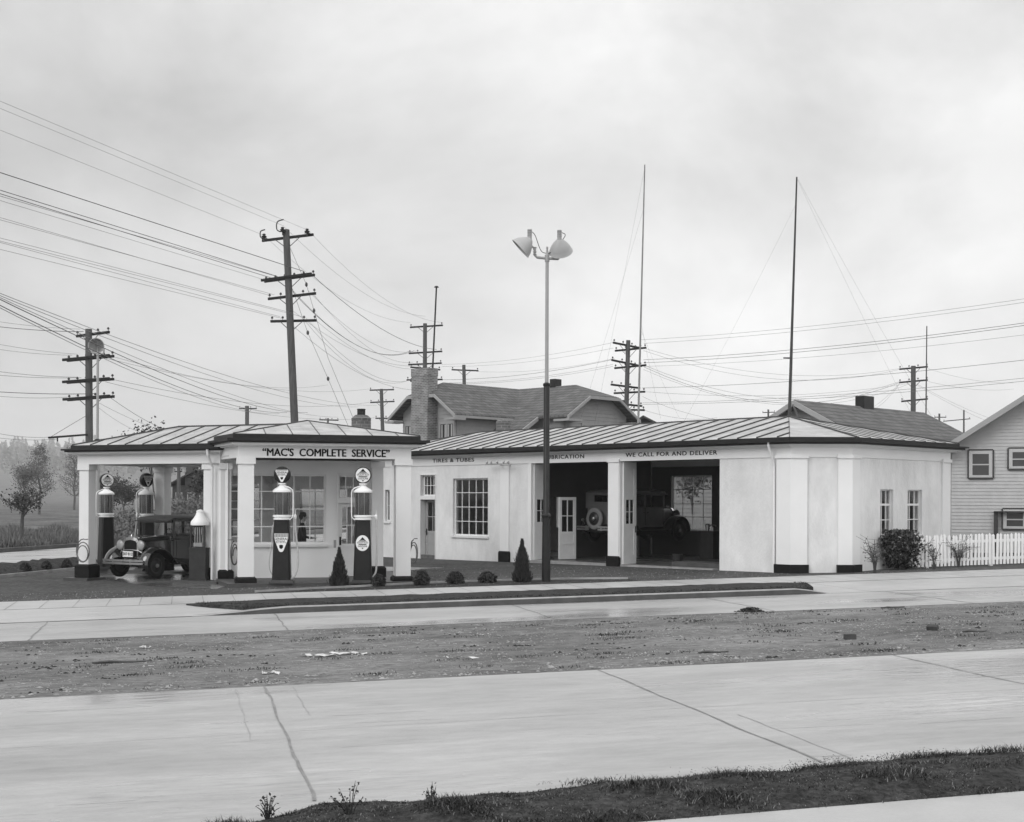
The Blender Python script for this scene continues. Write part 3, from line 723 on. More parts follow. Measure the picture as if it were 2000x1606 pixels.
# office walls
oy = V[1]+.1; ox0, ox1 = V[0]-.16, LB+V[0]+.1
def pa(px):                                     # local x along the office front seen at column px
    k = (px-1000)/F; c0 = PF @ Vector((0, oy, 0)); return (c0.x-k*c0.y)/(k*E1[1]-E1[0])
def pz(px, py): a_ = pa(px); return at(px, py, (PF @ Vector((a_, oy, 0))).y).z
owx0, owx1 = ox0+.22, pa(637); owz0, owz1 = pz(600, 1063), pz(600, 926)
odx0, odx1 = pa(657), pa(709); odz1 = pz(670, 983); otz0, otz1 = pz(670, 975), pz(670, 928)
print('office', owx0, owx1, owz0, owz1, odx0, odx1, odz1, otz0, otz1)
MB(PF).wall(ox0, ox1, 0, ZP, oy, oy+.18, [(owx0, owx1, owz0, owz1), (odx0, odx1, 0, otz1)]).build('wall', STUCCO2, ph)
bw0 = [(ox0+.3, ox0+1.25, 1.1, 2.75), (odx0-.75, odx0+.75, .95, 2.6)]
MB(PF).wall(ox0, ox1, 0, ZP, 5.02, 5.2, bw0).build('wall', STUCCO, ph)
MBs = MB(PF @ Matrix(((0, 1, 0, 0), (-1, 0, 0, 0), (0, 0, 1, 0), (0, 0, 0, 1))))
# side walls: x' = -y ; left wall with a window and a door facing the left canopy, right wall with a window
MBs.wall(-5.02, -(oy+.18), 0, ZP, ox0, ox0+.16, [(-4.7, -2.3, 1.0, 2.9)]).build('wall', STUCCO2, ph)
MB(PF @ Matrix(((0, 1, 0, 0), (-1, 0, 0, 0), (0, 0, 1, 0), (0, 0, 0, 1)))).wall(-5.02, -(oy+.18), 0, ZP, ox1-.16, ox1, [(-4.2, -2.7, 1.0, 2.6)]).build('wall', STUCCO2, ph)
MB(PF).box(ox0+.17, ox1-.17, oy+.2, 5.0, ZP-.05, ZP).build('ceiling', OFFIN, ph)
MB(PF).box(ox0+.17, ox1-.17, oy+.2, 5.0, PZ-.02, PZ+.006).build('floor', FLOORM, ph)
def pwin(fr, *a, **k): return window(fr, *a, **k)
PFF = PF @ Matrix(((-1, 0, 0, 0), (0, -1, 0, 0), (0, 0, 1, 0), (0, 0, 0, 1)))   # x'=-x, y'=-y : +y' outward (front)
window(PFF, -owx1, -owx0, owz0, owz1, -oy, 6, 4, ph, bar=.03, rec=.06, frame_w=.06)
window(PFF, -odx1+.05, -odx0-.05, otz0, otz1, -oy, 3, 2, ph, bar=.025, rec=.05, sill=False)
MB(PFF).wall(-odx1, -odx0, PZ, otz1+.06, -oy, -oy+.025, [(-odx1+.06, -odx0-.06, PZ, otz1)]).build('door_frame', WHITEW, ph)
MB(PFF).box(-odx1+.06, -odx0-.06, -oy-.1, -oy+.02, odz1+.005, otz0-.002).build('transom_bar', WHITEW, ph)
pdoor(PFF, -odx1+.07, -odx0-.07, PZ+.02, odz1, -oy-.08, ph, nx=3, nz=2, split=.42, knob=True, m=WHITEW)
for a, b, c, d in bw0: window(PF, a, b, c, d, 5.2, 3, 3, ph, rec=.08, bar=.03, sill=False)
# name on the front
tm = MB(PF); c0, c1 = None, None
def pf0(px):
    k = (px-1000)/F; c = PF @ Vector((0, -.2, 0)); return (c.x-k*c.y)/(k*E1[1]-E1[0])
xa, xb_ = pf0(512), pf0(761)
for k_, dx_ in enumerate((-.011, -.0055, 0, .0055, .011)): text(tm, '\u201cMAC\'S  COMPLETE  SERVICE\u201d', .27, ((xa+xb_)/2+dx_, -.201-.0012*k_, ZP+.135+(.003 if k_ % 2 else -.003)), (1, 0, 0), (0, 0, 1), .006, 0, 1.25, 1.0)
inv = PF.inverted(); lx = [(inv @ v).x for v in tm.v]; W_ = max(lx)-min(lx); k_ = (xb_-xa)/W_; cc = (min(lx)+max(lx))/2
tm.v = [PF @ Vector(((xa+xb_)/2+((inv @ v).x-cc)*k_, (inv @ v).y, (inv @ v).z)) for v in tm.v]
tm.build('lettering', LETTER, ph)
# push plate on the door jamb
MB(PFF).box(-odx0+.005, -odx0+.07, -oy+.002, -oy+.015, pz(657, 1070), pz(657, 1055)).build('notice_plate', GREYDOOR, ph)
# ---- left canopy
Ld = Vector((-.92, .39)).normalized(); Lp = Vector((.39, .92)).normalized()
FL0 = Vector((-11.95, 36.75)); LW = 3.35; LLEN = 4.75
LFm = Matrix(((-Ld.x, Lp.x, 0, FL0.x), (-Ld.y, Lp.y, 0, FL0.y), (0, 0, 1, 0), (0, 0, 0, 1)))  # +x to the right along the face, +y back
ZL = CZ+.93; ZLT = ZL+.26; gl = G(-12, 37)+.1
pcol(LFm, 0, 0, .17, .15, gl, ZL, .36, flare=.08); pcol(LFm, .0, LW, .17, .17, gl, ZL, .3)
pcol(LFm, LLEN-.62, .02, .12, .12, gl+.08, ZL, .28, flare=.03)
def la(px, yl=0):
    k = (px-1000)/F; c = LFm @ Vector((0, yl, 0)); return (c.x-k*c.y)/(k*-Ld.y+Ld.x)
lpoly = [(-.2, -.18), (LLEN-.15, -.18), (LLEN+.9, LW+.18), (-.2, LW+.18)]
m = MB(LFm); ringwall(m, lpoly, .3, 0, ZL, ZLT); m.build('frieze', STUCCO2, ph)
MB(LFm).prism(offset(lpoly, .1), ZLT, ZLT+.03).prism(offset(lpoly, .18), ZLT+.03, ZLT+.08).build('cornice', WHITEW, ph)
MB(LFm).prism(offset(lpoly, .25), ZLT+.08, ZLT+.12).prism(offset(lpoly, .32), ZLT+.12, ZLT+.165).prism(offset(lpoly, .13), ZLT+.165, ZLT+.27).build('gutter', GUTTER, ph)
MB(LFm).prism(offset(lpoly, -.02), ZL+.08, ZL+.12).build('ceiling', MATS['canopy_ceiling'], ph)
el_ = offset(lpoly, .11); zl = ZLT+.27; zrl = CZ+2.04
r0 = (1.85, LW/2, zrl); r1 = (LLEN+1.2, LW/2, zrl)
fc = [[z3(el_[0], zl), z3(el_[1], zl), r1, r0], [z3(el_[1], zl), z3(el_[2], zl), r1], [z3(el_[2], zl), z3(el_[3], zl), r0, r1], [z3(el_[3], zl), z3(el_[0], zl), r0]]
se = []
x_ = .35
while x_ < LLEN+.2:
    kk = min(1, (x_-el_[0][0])/(r0[0]-el_[0][0])); se.append(((x_, el_[0][1], zl), (x_, el_[0][1]+(r0[1]-el_[0][1])*kk, zl+(zrl-zl)*kk), .035)); x_ += .6
se += [(z3(el_[0], zl), r0, .05), (r0, r1, .05), (z3(el_[3], zl), r0, .04)]
hiproof(LFm, el_, fc, se, ph)
m = MB(LFm); xd = la(424); m.tube([(xd, -.45, ZLT+.1), (xd, -.42, ZLT-.05), (xd, -.22, ZL-.1), (xd, -.22, gl+.05)], .035, 8); m.build('downspout', STUCCO2, ph)
# wall stub between the left canopy and the office
MB(LFm).box(la(418), LLEN+.05, -.1, .06, 0, ZL).build('wall', STUCCO2, ph)
# islands
def island(poly, z, label):
    mb = MB(); mb.prism(poly, lambda x, y: G(x, y)-.1, lambda x, y: z)
    return struct(mb.build('pump_island', ISLC))
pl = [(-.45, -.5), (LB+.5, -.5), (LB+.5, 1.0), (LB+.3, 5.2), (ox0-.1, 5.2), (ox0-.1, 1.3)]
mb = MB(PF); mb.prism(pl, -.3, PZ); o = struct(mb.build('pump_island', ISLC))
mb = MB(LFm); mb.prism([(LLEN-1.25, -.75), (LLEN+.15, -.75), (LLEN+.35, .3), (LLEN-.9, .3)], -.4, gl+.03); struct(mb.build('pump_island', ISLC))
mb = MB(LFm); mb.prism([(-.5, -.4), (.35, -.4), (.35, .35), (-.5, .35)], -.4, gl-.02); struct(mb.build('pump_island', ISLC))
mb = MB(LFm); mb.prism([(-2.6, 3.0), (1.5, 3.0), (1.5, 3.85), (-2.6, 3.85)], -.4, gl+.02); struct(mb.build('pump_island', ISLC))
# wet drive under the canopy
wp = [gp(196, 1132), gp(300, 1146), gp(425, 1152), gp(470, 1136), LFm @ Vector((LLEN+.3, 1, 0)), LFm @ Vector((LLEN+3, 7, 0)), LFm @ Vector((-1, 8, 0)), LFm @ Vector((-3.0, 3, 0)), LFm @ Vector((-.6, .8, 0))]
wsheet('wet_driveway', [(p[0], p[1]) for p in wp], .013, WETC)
brick_vent(705, 811, 836, 38, 39.5, 'brick chimney with a stubby round pot behind the pump house roof', 1)

# ============================================================ PUMPS
def pump(x, y, z, rz, kind, label, pipe=1, s=1.0, hose=True):
    t = thing('gas_pump', label, 'gas pump', (x, y, z), rz, 'tall visible-cylinder gas pumps')
    fr = WM[t] @ Matrix.Scale(s, 4)             # local: -y faces the customer
    m = MB(fr); m.box(-.3, .3, -.22, .22, 0, .05); m.box(-.26, .26, -.2, .2, .05, .085); m.build('base_plate', ISLC, t)
    m = MB(fr); m.frust(0, 0, .085, 1.6, .235, .19, .185, .165, .25); m.box(-.15, .15, -.2, -.17, .1, .12)
    for k in (-.13, 0, .13): m.box(k-.004, k+.004, -.19, -.165, .2, .21)
    m.build('pedestal', BLACK, t)
    m = MB(fr); m.lathe((0, 0, 0), [(.2, 1.6), (.225, 1.61), (.225, 1.64), (.2, 1.65), (.2, 1.67), (.235, 1.68), (.235, 1.72), (.2, 1.73)], 24); m.build('lower_collar', WHITE, t, True)
    m = MB(fr); m.lathe((0, 0, 0), [(.196, 1.73), (.196, 2.3)], 24); m.build('fuel_column', LIQ, t, True)
    m = MB(fr); m.lathe((0, 0, 0), [(.205, 1.73), (.205, 2.32)], 28, cap=False); m.build('glass_cylinder', GLASS, t, True)
    m = MB(fr)
    for k in range(8):
        a = math.pi*2*k/8+.2; m.tube([(.2*math.cos(a), .2*math.sin(a), 1.72), (.2*math.cos(a), .2*math.sin(a), 2.33)], .006, 5)
    for k in range(9): m.box(-.015, .015, -.19, -.178, 1.78+k*.057, 1.79+k*.057)
    m.build('cylinder_guard', DULLM, t)
    m = MB(fr); m.lathe((0, 0, 0), [(.215, 2.3), (.24, 2.305), (.235, 2.35), (.19, 2.39), (.12, 2.43), (.07, 2.47), (.06, 2.5), (.1, 2.505), (.1, 2.535), (.05, 2.54)], 24); m.build('dome', WHITE, t, True)
    # globe: a drum with two printed faces
    gz = 2.745
    m = MB(fr); m.lathe((0, 0, gz), [(.155, -.085), (.2, -.07), (.212, -.045), (.212, .045), (.2, .07), (.155, .085)], 28, 'y'); m.box(-.04, .04, -.03, .03, 2.53, 2.56)
    gb = m.build('globe', GLOBEB, t, True)
    for sg in (-1, 1):
        m = MB(fr)
        X = (1, 0, 0) if sg < 0 else (-1, 0, 0); yb = sg*.0875
        def P(u, v, d=0): return (u*X[0], yb+sg*d, gz+v)
        def poly(pts, d, mi):
            m.mi = mi; vs = [P(u, v, 0) for u, v in pts]+[P(u, v, d) for u, v in pts]; n = len(pts)
            m.add(vs, [tuple(range(n)), tuple(range(n, 2*n))]+[(i, (i+1) % n, n+(i+1) % n, n+i) for i in range(n)])
        if kind == 'ethyl':
            poly([(-.155, .13), (.155, .13), (.16, .08), (.025, -.18), (-.025, -.18), (-.16, .08)], .004, 0)
            for k in range(3): poly([(-.14, .1+k*.011), (.14, .1+k*.011), (.14, .104+k*.011), (-.14, .104+k*.011)], .006, 1)
            m.mi = 1; text(m, 'GENERAL', .07, P(0, .055, .004), X, (0, 0, 1), .003, .008, 1.05); text(m, 'ETHYL', .07, P(0, -.005, .004), X, (0, 0, 1), .003, .008, 1.05)
            poly([(-.035, -.06), (.035, -.06), (.03, -.1), (0, -.13), (-.03, -.1)], .006, 1)
        else:
            poly([(.185*math.cos(a*math.pi/16), .185*math.sin(a*math.pi/16)) for a in range(32)], .004, 0)
            logo(m, P, X, poly, .185)
        m.build('globe_face', [GLOBEW, LETTER], gb)
    # plate on the pedestal
    m = MB(fr); cz = 1.02; yb = -.1875
    tl = -.026                                    # the front face leans a little
    def P(u, v, d=0): return (u, yb-d-.003+(v)*.018-.0, cz+v)
    def poly(pts, d, mi):
        m.mi = mi; vs = [P(u, v, -.01) for u, v in pts]+[P(u, v, d) for u, v in pts]; n = len(pts)
        m.add(vs, [tuple(range(n)), tuple(range(n, 2*n))]+[(i, (i+1) % n, n+(i+1) % n, n+i) for i in range(n)])
    X = (1, 0, 0)
    if kind == 'ethyl':
        poly([(-.175, .24), (.175, .24), (.17, .1), (.06, -.19), (.03, -.225), (-.03, -.225), (-.06, -.19), (-.17, .1)], .004, 0)
        for k in range(4): poly([(-.165, .155+k*.022), (.165, .155+k*.022), (.165, .163+k*.022), (-.165, .163+k*.022)], .006, 1)
        for k in range(9): poly([(-.16+k*.039, .15), (-.152+k*.039, .15), (-.152+k*.039, .235), (-.16+k*.039, .235)], .0065, 1)
        m.mi = 1; text(m, 'GENERAL', .085, P(0, .1, .004), X, (0, 0, 1), .003, .01, 1.0); text(m, 'ETHYL', .085, P(0, .025, .004), X, (0, 0, 1), .003, .01, 1.0)
        poly([(-.05, -.06), (-.02, -.045), (.02, -.045), (.05, -.06), (.045, -.12), (0, -.155), (-.045, -.12)], .006, 1)
    else:
        poly([(.17*math.cos(a*math.pi/16), .2*math.sin(a*math.pi/16)) for a in range(32)], .004, 0)
        logo(m, P, X, poly, .17)
    m.build('sign_plate', [SIGNW, LETTER], t)
    # overflow pipe beside the cylinder
    q = pipe
    m = MB(fr); m.tube([(q*.06, -.08, 2.47), (q*.2, -.1, 2.42), (q*.27, -.1, 2.36), (q*.285, -.1, 2.28), (q*.285, -.1, 1.8), (q*.28, -.1, 1.68), (q*.2, -.1, 1.6)], .014, 8); m.build('overflow_pipe', WHITE, t, True)
    m = MB(fr); q = 1
    m.tube([(.18, 0, 1.7), (.33, 0, 1.7)], .022, 8); m.lathe((.33, 0, 1.66), [(.02, -.04), (.035, -.02), (.035, .06), (.015, .09)], 10); m.tube([(.33, 0, 1.7), (.34, 0, 1.86)], .008, 6)
    m.build('outlet_arm', WHITE, t, True)
    if hose:
        pts = [(.335, 0, 1.62), (.34, -.02, 1.4), (.37, -.03, 1.1), (.41, -.05, .7), (.4, -.06, .4), (.33, -.08, .18), (.22, -.1, .1)] if kind == 'ethyl' else \
              [(.345, 0, 1.62), (.35, -.02, 1.3), (.36, -.03, .9), (.35, -.03, .5), (.33, -.04, .28), (.26, -.06, .15)]
        m = MB(fr); m.tube(spl(pts), .024, 8); m.build('hose', HOSEL, t, True)
    m = MB(fr)
    if kind == 'ethyl': m.tube(spl([(-.2, -.02, 1.55), (-.235, -.02, 1.3), (-.25, -.03, 1.0), (-.31, -.04, .6), (-.3, -.04, .35), (-.23, -.05, .2)]), .014, 6)
    m.tube([(-.18, 0, 1.45), (-.24, -.02, 1.46), (-.25, -.02, 1.2)], .012, 6); m.build('suction_pipe', HOSEL, t, True)
    return t
def logo(m, P, X, poly, r):
    k = r/.185
    poly([(0, .165*k), (.1*k, .055*k), (-.1*k, .055*k)], .006, 1)
    poly([(-.13*k, .04*k), (.13*k, .04*k), (.13*k, .048*k), (-.13*k, .048*k)], .006, 1)
    m.mi = 1; text(m, 'VIOLET-RAY', .062*k, P(0, .005*k, .004), X, (0, 0, 1), .003, .01, .92)
    poly([(-.12*k, -.03*k), (.12*k, -.03*k), (.09*k, -.055*k), (-.09*k, -.055*k)], .006, 1)
    text(m, 'GASOLINE', .062*k, P(0, -.09*k, .004), X, (0, 0, 1), .003, .01, .9)
    poly([(-.03*k, -.13*k), (.03*k, -.13*k), (0, -.165*k)], .006, 1)
    m.mi = 0; text(m, 'GENERAL', .036*k, P(0, .075*k, .0065), X, (0, 0, 1), .003, .008, .9)
def spl(pts, n=6):                               # smooth curve through the points
    P_ = [Vector(p) for p in pts]; P_ = [P_[0]*2-P_[1]]+P_+[P_[-1]*2-P_[-2]]; o = []
    for i in range(1, len(P_)-2):
        for k in range(n):
            t = k/n; a, b, c, d = P_[i-1:i+3]
            o.append(.5*((2*b)+(c-a)*t+(2*a-5*b+4*c-d)*t*t+(3*b-a-3*c+d)*t**3))
    o.append(P_[-2]); return o
p1 = gp(551, 1137.5, .1); p2 = gp(709, 1134.5, .1)
pump(p1[0], p1[1], PZ, R(4), 'ethyl', 'left front gas pump with a triangular shield plate under the name board', 1)
pump(p2[0], p2[1], PZ, R(4), 'violet', 'right front gas pump with a round white plate beside the office door', -1)
pump(-12.55, 40.4, gl+.02, R(217), 'violet', 'gas pump beyond the parked sedan, next to the outermost canopy column', 1)
pump(-11.05, 39.45, gl+.02, R(232), 'ethyl', 'gas pump whose lower half is hidden behind the parked sedan roof', 1)
# low oil / kerosene dispenser with a white bell top
lx_, ly_ = at(391, 1129, 34.95).x, 34.95
t = thing('oil_dispenser', 'short dark square dispenser with glass case and white bell-shaped top', 'oil dispenser', (lx_, ly_, gl+.03), R(-8))
fr = WM[t]
m = MB(fr); m.box(-.25, .25, -.22, .22, 0, .07); m.box(-.225, .225, -.2, .2, .07, .84); m.box(-.24, .24, -.215, .215, .84, .87); m.build('cabinet', LOWP, t)
m = MB(fr); m.box(-.12, .12, -.16, .16, .9, 1.0)
for k in range(5): m.lathe((-.14+k*.07, 0, .9), [(.022, 0), (.022, .42), (.012, .5)], 8)
for k in range(6): m.box(-.17+k*.06, -.14+k*.06, -.1, -.07, 1.22, 1.42)
m.build('gauge_tubes', DULLM, t)
m = MB(fr)
for sx in (-1, 1):
    for sy in (-1, 1): m.box(sx*.19-.02, sx*.19+.02, sy*.17-.02, sy*.17+.02, .87, 1.47)
m.box(-.21, .21, .16, .175, .87, 1.47)
m.build('case_frame', LOWP, t)
MB(fr).box(-.2, .2, -.185, -.18, .88, 1.46).build('pane', GLASS, t)
m = MB(fr); m.lathe((0, 0, 0), [(.2, 1.46), (.25, 1.47), (.25, 1.53), (.235, 1.58), (.17, 1.66), (.12, 1.74), (.095, 1.82), (.11, 1.83), (.09, 1.86), (.04, 1.885), (0, 1.89)], 28); m.build('bell_top', WHITE, t, True)

# ============================================================ COILED HOSES
def coil(c, rz, rx_, rz_, n, label):
    t = MB(); X = Vector((math.cos(rz), math.sin(rz), 0)); Nn = Vector((-math.sin(rz), math.cos(rz), 0)); rnd = random.Random(int(c[0]*100))
    pts = []
    for k in range(n*16+5):
        a = math.pi/2+2*math.pi*k/16; w_ = 1+.1*math.sin(k*.37+c[0])-.12*(k/16); dz = -.14*rz_*(k/16)
        pts.append(Vector(c)+X*(rx_*w_*math.cos(a))+Vector((0, 0, rz_*w_*math.sin(a)+dz))+Nn*(-.02-.018*(k/16)))
    t.tube(pts, .015, 6)
    t.tube([Vector(c)+Vector((0, 0, rz_*1.02)), Vector(c)+Nn*.16+Vector((0, 0, rz_*1.02))], .012, 5)
    return solo(t, 'coiled_hose', HOSE, label, 'hose', 'coiled air and water hoses on the columns', True)
q = at(165, 1076, 36.3); coil((q.x, q.y, q.z), R(-20), .235, .31, 2, 'coiled hose hung on the outermost column of the left canopy')
q = at(456, 1078, 34.6); coil((q.x, q.y, q.z), R(75), .2, .31, 2, 'coiled hose hung edge-on beside the near left column of the name-board canopy')
q = at(809, 1076, 34.3); coil((q.x, q.y, q.z), R(-28), .13, .31, 2, 'coiled hose hung on the right column of the name-board canopy')

# ============================================================ MAN IN THE OFFICE
def man():
    pos = PF @ Vector((pa(604)-.12, oy+.75, PZ)); t = thing('person', 'dark-haired man in a dark suit turned sideways behind the office window', 'person', pos, RA-R(90))
    # local: +y is the way he faces (to the right in the photo), x to his right
    V_ = [((0, 0, .95), (.17, .15)), ((0, -.01, 1.15), (.18, .15)), ((0, -.02, 1.36), (.19, .15)), ((0, 0, 1.47), (.06, .06)), ((0, .02, 1.53), (.055, .055)), ((0, .04, 1.62), (.078, .098)), ((0, .035, 1.69), (.07, .09)),
          ((-.19, -.02, 1.38), (.06, .06)), ((-.24, .0, 1.12), (.045, .045)), ((-.2, .2, 1.05), (.036, .036)), ((.19, -.02, 1.38), (.06, .06)), ((.24, 0, 1.12), (.045, .045)), ((.2, .2, 1.05), (.036, .036)),
          ((-.1, 0, .85), (.09, .09)), ((-.11, .02, .47), (.065, .065)), ((-.11, 0, .07), (.045, .045)), ((-.11, .14, .03), (.04, .03)),
          ((.1, 0, .85), (.09, .09)), ((.11, .02, .47), (.065, .065)), ((.11, 0, .07), (.045, .045)), ((.11, .14, .03), (.04, .03))]
    E = [(0, 1), (1, 2), (2, 3), (3, 4), (4, 5), (5, 6), (2, 7), (7, 8), (8, 9), (2, 10), (10, 11), (11, 12), (0, 13), (13, 14), (14, 15), (15, 16), (0, 17), (17, 18), (18, 19), (19, 20)]
    # hands: palm and fingers as continuation chains
    for sx, w0 in ((-1, 9), (1, 12)):
        V_.append(((sx*.19, .27, 1.06), (.032, .02))); E.append((w0, len(V_)-1)); pw = len(V_)-1
        for k, (dx, ln) in enumerate(((-.025, .07), (-.008, .08), (.009, .075), (.025, .06))):
            V_.append(((sx*.19+dx, .3+ln*.5, 1.055), (.009, .009))); E.append((pw, len(V_)-1))
            V_.append(((sx*.19+dx, .3+ln, 1.035), (.008, .008))); E.append((len(V_)-2, len(V_)-1))
        V_.append(((sx*.19-sx*.045, .28, 1.05), (.01, .01))); E.append((pw, len(V_)-1)); V_.append(((sx*.19-sx*.05, .315, 1.04), (.009, .009))); E.append((len(V_)-2, len(V_)-1))
    me = bpy.data.meshes.new('person_body'); me.from_pydata([v for v, _ in V_], E, [])
    o = bpy.data.objects.new('body', me); COL.objects.link(o); o.parent = t; WM[o] = WM[t]
    sk = o.modifiers.new('s', 'SKIN'); sk.use_smooth_shade = True
    for i, (_, r) in enumerate(V_): me.skin_vertices[0].data[i].radius = r
    me.skin_vertices[0].data[0].use_root = True
    sb = o.modifiers.new('d', 'SUBSURF'); sb.levels = 1; sb.render_levels = 1
    bpy.context.view_layer.update(); me2 = bpy.data.meshes.new_from_object(o.evaluated_get(bpy.context.evaluated_depsgraph_get()))
    o.modifiers.clear(); o.data = me2; me2.materials.clear(); me2.materials.append(SUIT); me2.materials.append(SKIN)
    for p in me2.polygons: p.use_smooth = True; c = p.center; p.material_index = 1 if (c.z > 1.475 or c.y > .235 and c.z > .8) else 0
    fr = WM[t]
    m = MB(fr); m.lathe((0, .02, 1.7), [(.055, -.09), (.092, -.05), (.098, 0), (.085, .045), (.05, .075), (0, .085)], 14); m.lathe((0, -.02, 1.63), [(.03, -.08), (.062, -.04), (.075, .03), (.06, .07)], 12); m.build('hair', HAIR, t, True)
    m = MB(fr); m.frust(0, .135, 1.585, 1.63, .014, .014, .006, .01); m.frust(0, .128, 1.54, 1.55, .022, .008, .022, .008); m.box(-.04, -.02, .12, .128, 1.635, 1.645); m.box(.02, .04, .12, .128, 1.635, 1.645)
    for sx in (-1, 1): m.lathe((sx*.08, .03, 1.62), [(.0, -.03), (.016, -.01), (.018, .015), (0, .03)], 8)
    m.build('face', SKIN, t, True)
    m = MB(fr); m.frust(0, .03, 1.42, 1.5, .055, .06, .06, .062); m.build('shirt_collar', SIGNW, t)
man()
# desk and hanging lamp in the office
dk = MB(PF); dk.box(.2, 1.9, oy+1.6, oy+2.3, PZ+.72, PZ+.77)
for a_ in (.25, 1.8):
    for b_ in (oy+1.65, oy+2.2): dk.box(a_, a_+.06, b_, b_+.06, PZ+.01, PZ+.72)
solo(dk, 'desk', INTERIOR, 'dark table inside the office behind the standing man', 'desk')
hl = MB(PF); hl.tube([(pa(579)-.1, oy+.9, ZP-.05), (pa(579)-.1, oy+.9, ZP-.25)], .006, 5); hl.lathe((pa(579)-.1, oy+.9, ZP-.36), [(.12, 0), (.1, .02), (.04, .07), (.02, .12)], 12)
solo(hl, 'ceiling_lamp', BLACK, 'small dark hanging lamp near the ceiling inside the office window', 'lamp', smooth=True)
exec_later = []

# ============================================================ CARS (boxy saloons of about 1930)
def loft(m, secs, close=True):
    """secs: list of (x, [(y,z),...]) with equal counts"""
    vs = [(x, y, z) for x, r in secs for y, z in r]; n = len(secs[0][1]); fs = []
    for i in range(len(secs)-1):
        for k in range(n if close else n-1):
            fs.append((i*n+k, i*n+(k+1) % n, (i+1)*n+(k+1) % n, (i+1)*n+k))
    if close: fs += [tuple(range(n)), tuple((len(secs)-1)*n+k for k in range(n))[::-1]]
    m.add(vs, fs)
def rsec(hw, z0, z1, r, top=0, n=4):            # rounded-top section
    p = [(-hw, z0)]
    for k in range(n+1):
        a = math.pi-math.pi/2*k/n; p.append((-hw+r+r*math.cos(a), z1-r+r*math.sin(a)))
    p.append((0, z1+top))
    for k in range(n+1):
        a = math.pi/2-math.pi/2*k/n; p.append((hw-r+r*math.cos(a), z1-r+r*math.sin(a)))
    p.append((hw, z0)); return p
def wheel(fr, x, y, parent, side, r=.36, wt=.13, name='wheel', tyre_m=RUBBER, hubm=None, tilt=None):
    f = fr @ Matrix.Translation((x, y, r)) if tilt is None else tilt
    m = MB(f); hub = r*.62
    m.lathe((0, 0, 0), [(hub, -wt*.34), (r*.8, -wt*.5), (r*.93, -wt*.42), (r, -wt*.2), (r, wt*.2), (r*.93, wt*.42), (r*.8, wt*.5), (hub, wt*.34)], 36, 'y', cap=False)
    o = m.build(name, tyre_m, parent, True)
    m = MB(f); s_ = side
    m.lathe((0, 0, 0), [(hub+.012, -wt*.34), (hub-.03, -wt*.28), (hub-.03, wt*.28), (hub+.012, wt*.34)], 32, 'y', cap=False)
    m.lathe((0, s_*wt*.1, 0), [(hub-.02, 0), (r*.3, s_*.03), (r*.22, s_*.05), (0, s_*.055)], 28, 'y')
    for k in range(5): a = k*math.pi*2/5; m.lathe((.085*math.cos(a), s_*wt*.42, .085*math.sin(a)), [(.011, 0), (.009, s_*.015)], 6, 'y')
    m.build('rim', hubm or LOWP, o, True)
    m = MB(f); m.lathe((0, s_*wt*.45, 0), [(.06, 0), (.055, s_*.03), (.03, s_*.045), (0, s_*.047)], 16, 'y'); m.build('hubcap', DULLM, o, True)
    return o
def fender(m, path, y0, y1, th=.012, crown=.05, nn=6):
    """path: (x,z) list, lofted across y0..y1 with a crown"""
    top = []; n = nn
    for i, (x, z) in enumerate(path):
        a = Vector(path[max(i-1, 0)]); b = Vector(path[min(i+1, len(path)-1)]); d = (b-a).normalized(); nr = Vector((-d.y, d.x))
        if nr.y < 0 and abs(nr.y) > .01: nr = -nr
        row = []
        for k in range(n+1):
            u = k/n; c = crown*(1-(2*u-1)**2)
            row.append((x+nr.x*c, y0+(y1-y0)*u, z+nr.y*c))
        top.append(row)
    low = [[(p[0], p[1], p[2]-th) for p in r] for r in top]
    vs = [p for r in top for p in r]+[p for r in low for p in r]; w_ = n+1; M_ = len(top)*w_; fs = []
    for i in range(len(top)-1):
        for k in range(n):
            a = i*w_+k; fs.append((a, a+1, a+w_+1, a+w_)); fs.append((M_+a, M_+a+w_, M_+a+w_+1, M_+a+1))
        for k in (0, n): a = i*w_+k; fs.append((a, a+w_, M_+a+w_, M_+a) if k == 0 else (a, M_+a, M_+a+w_, a+w_))
    for i in (0, len(top)-1):
        for k in range(n): a = i*w_+k; fs.append((a, M_+a, M_+a+1, a+1))
    m.add(vs, fs)
def arc(cx, cz, r, a0, a1, n=10, rz=None):
    rz = rz or r
    return [(cx+r*math.cos(R(a0+(a1-a0)*k/n)), cz+rz*math.sin(R(a0+(a1-a0)*k/n))) for k in range(n+1)]
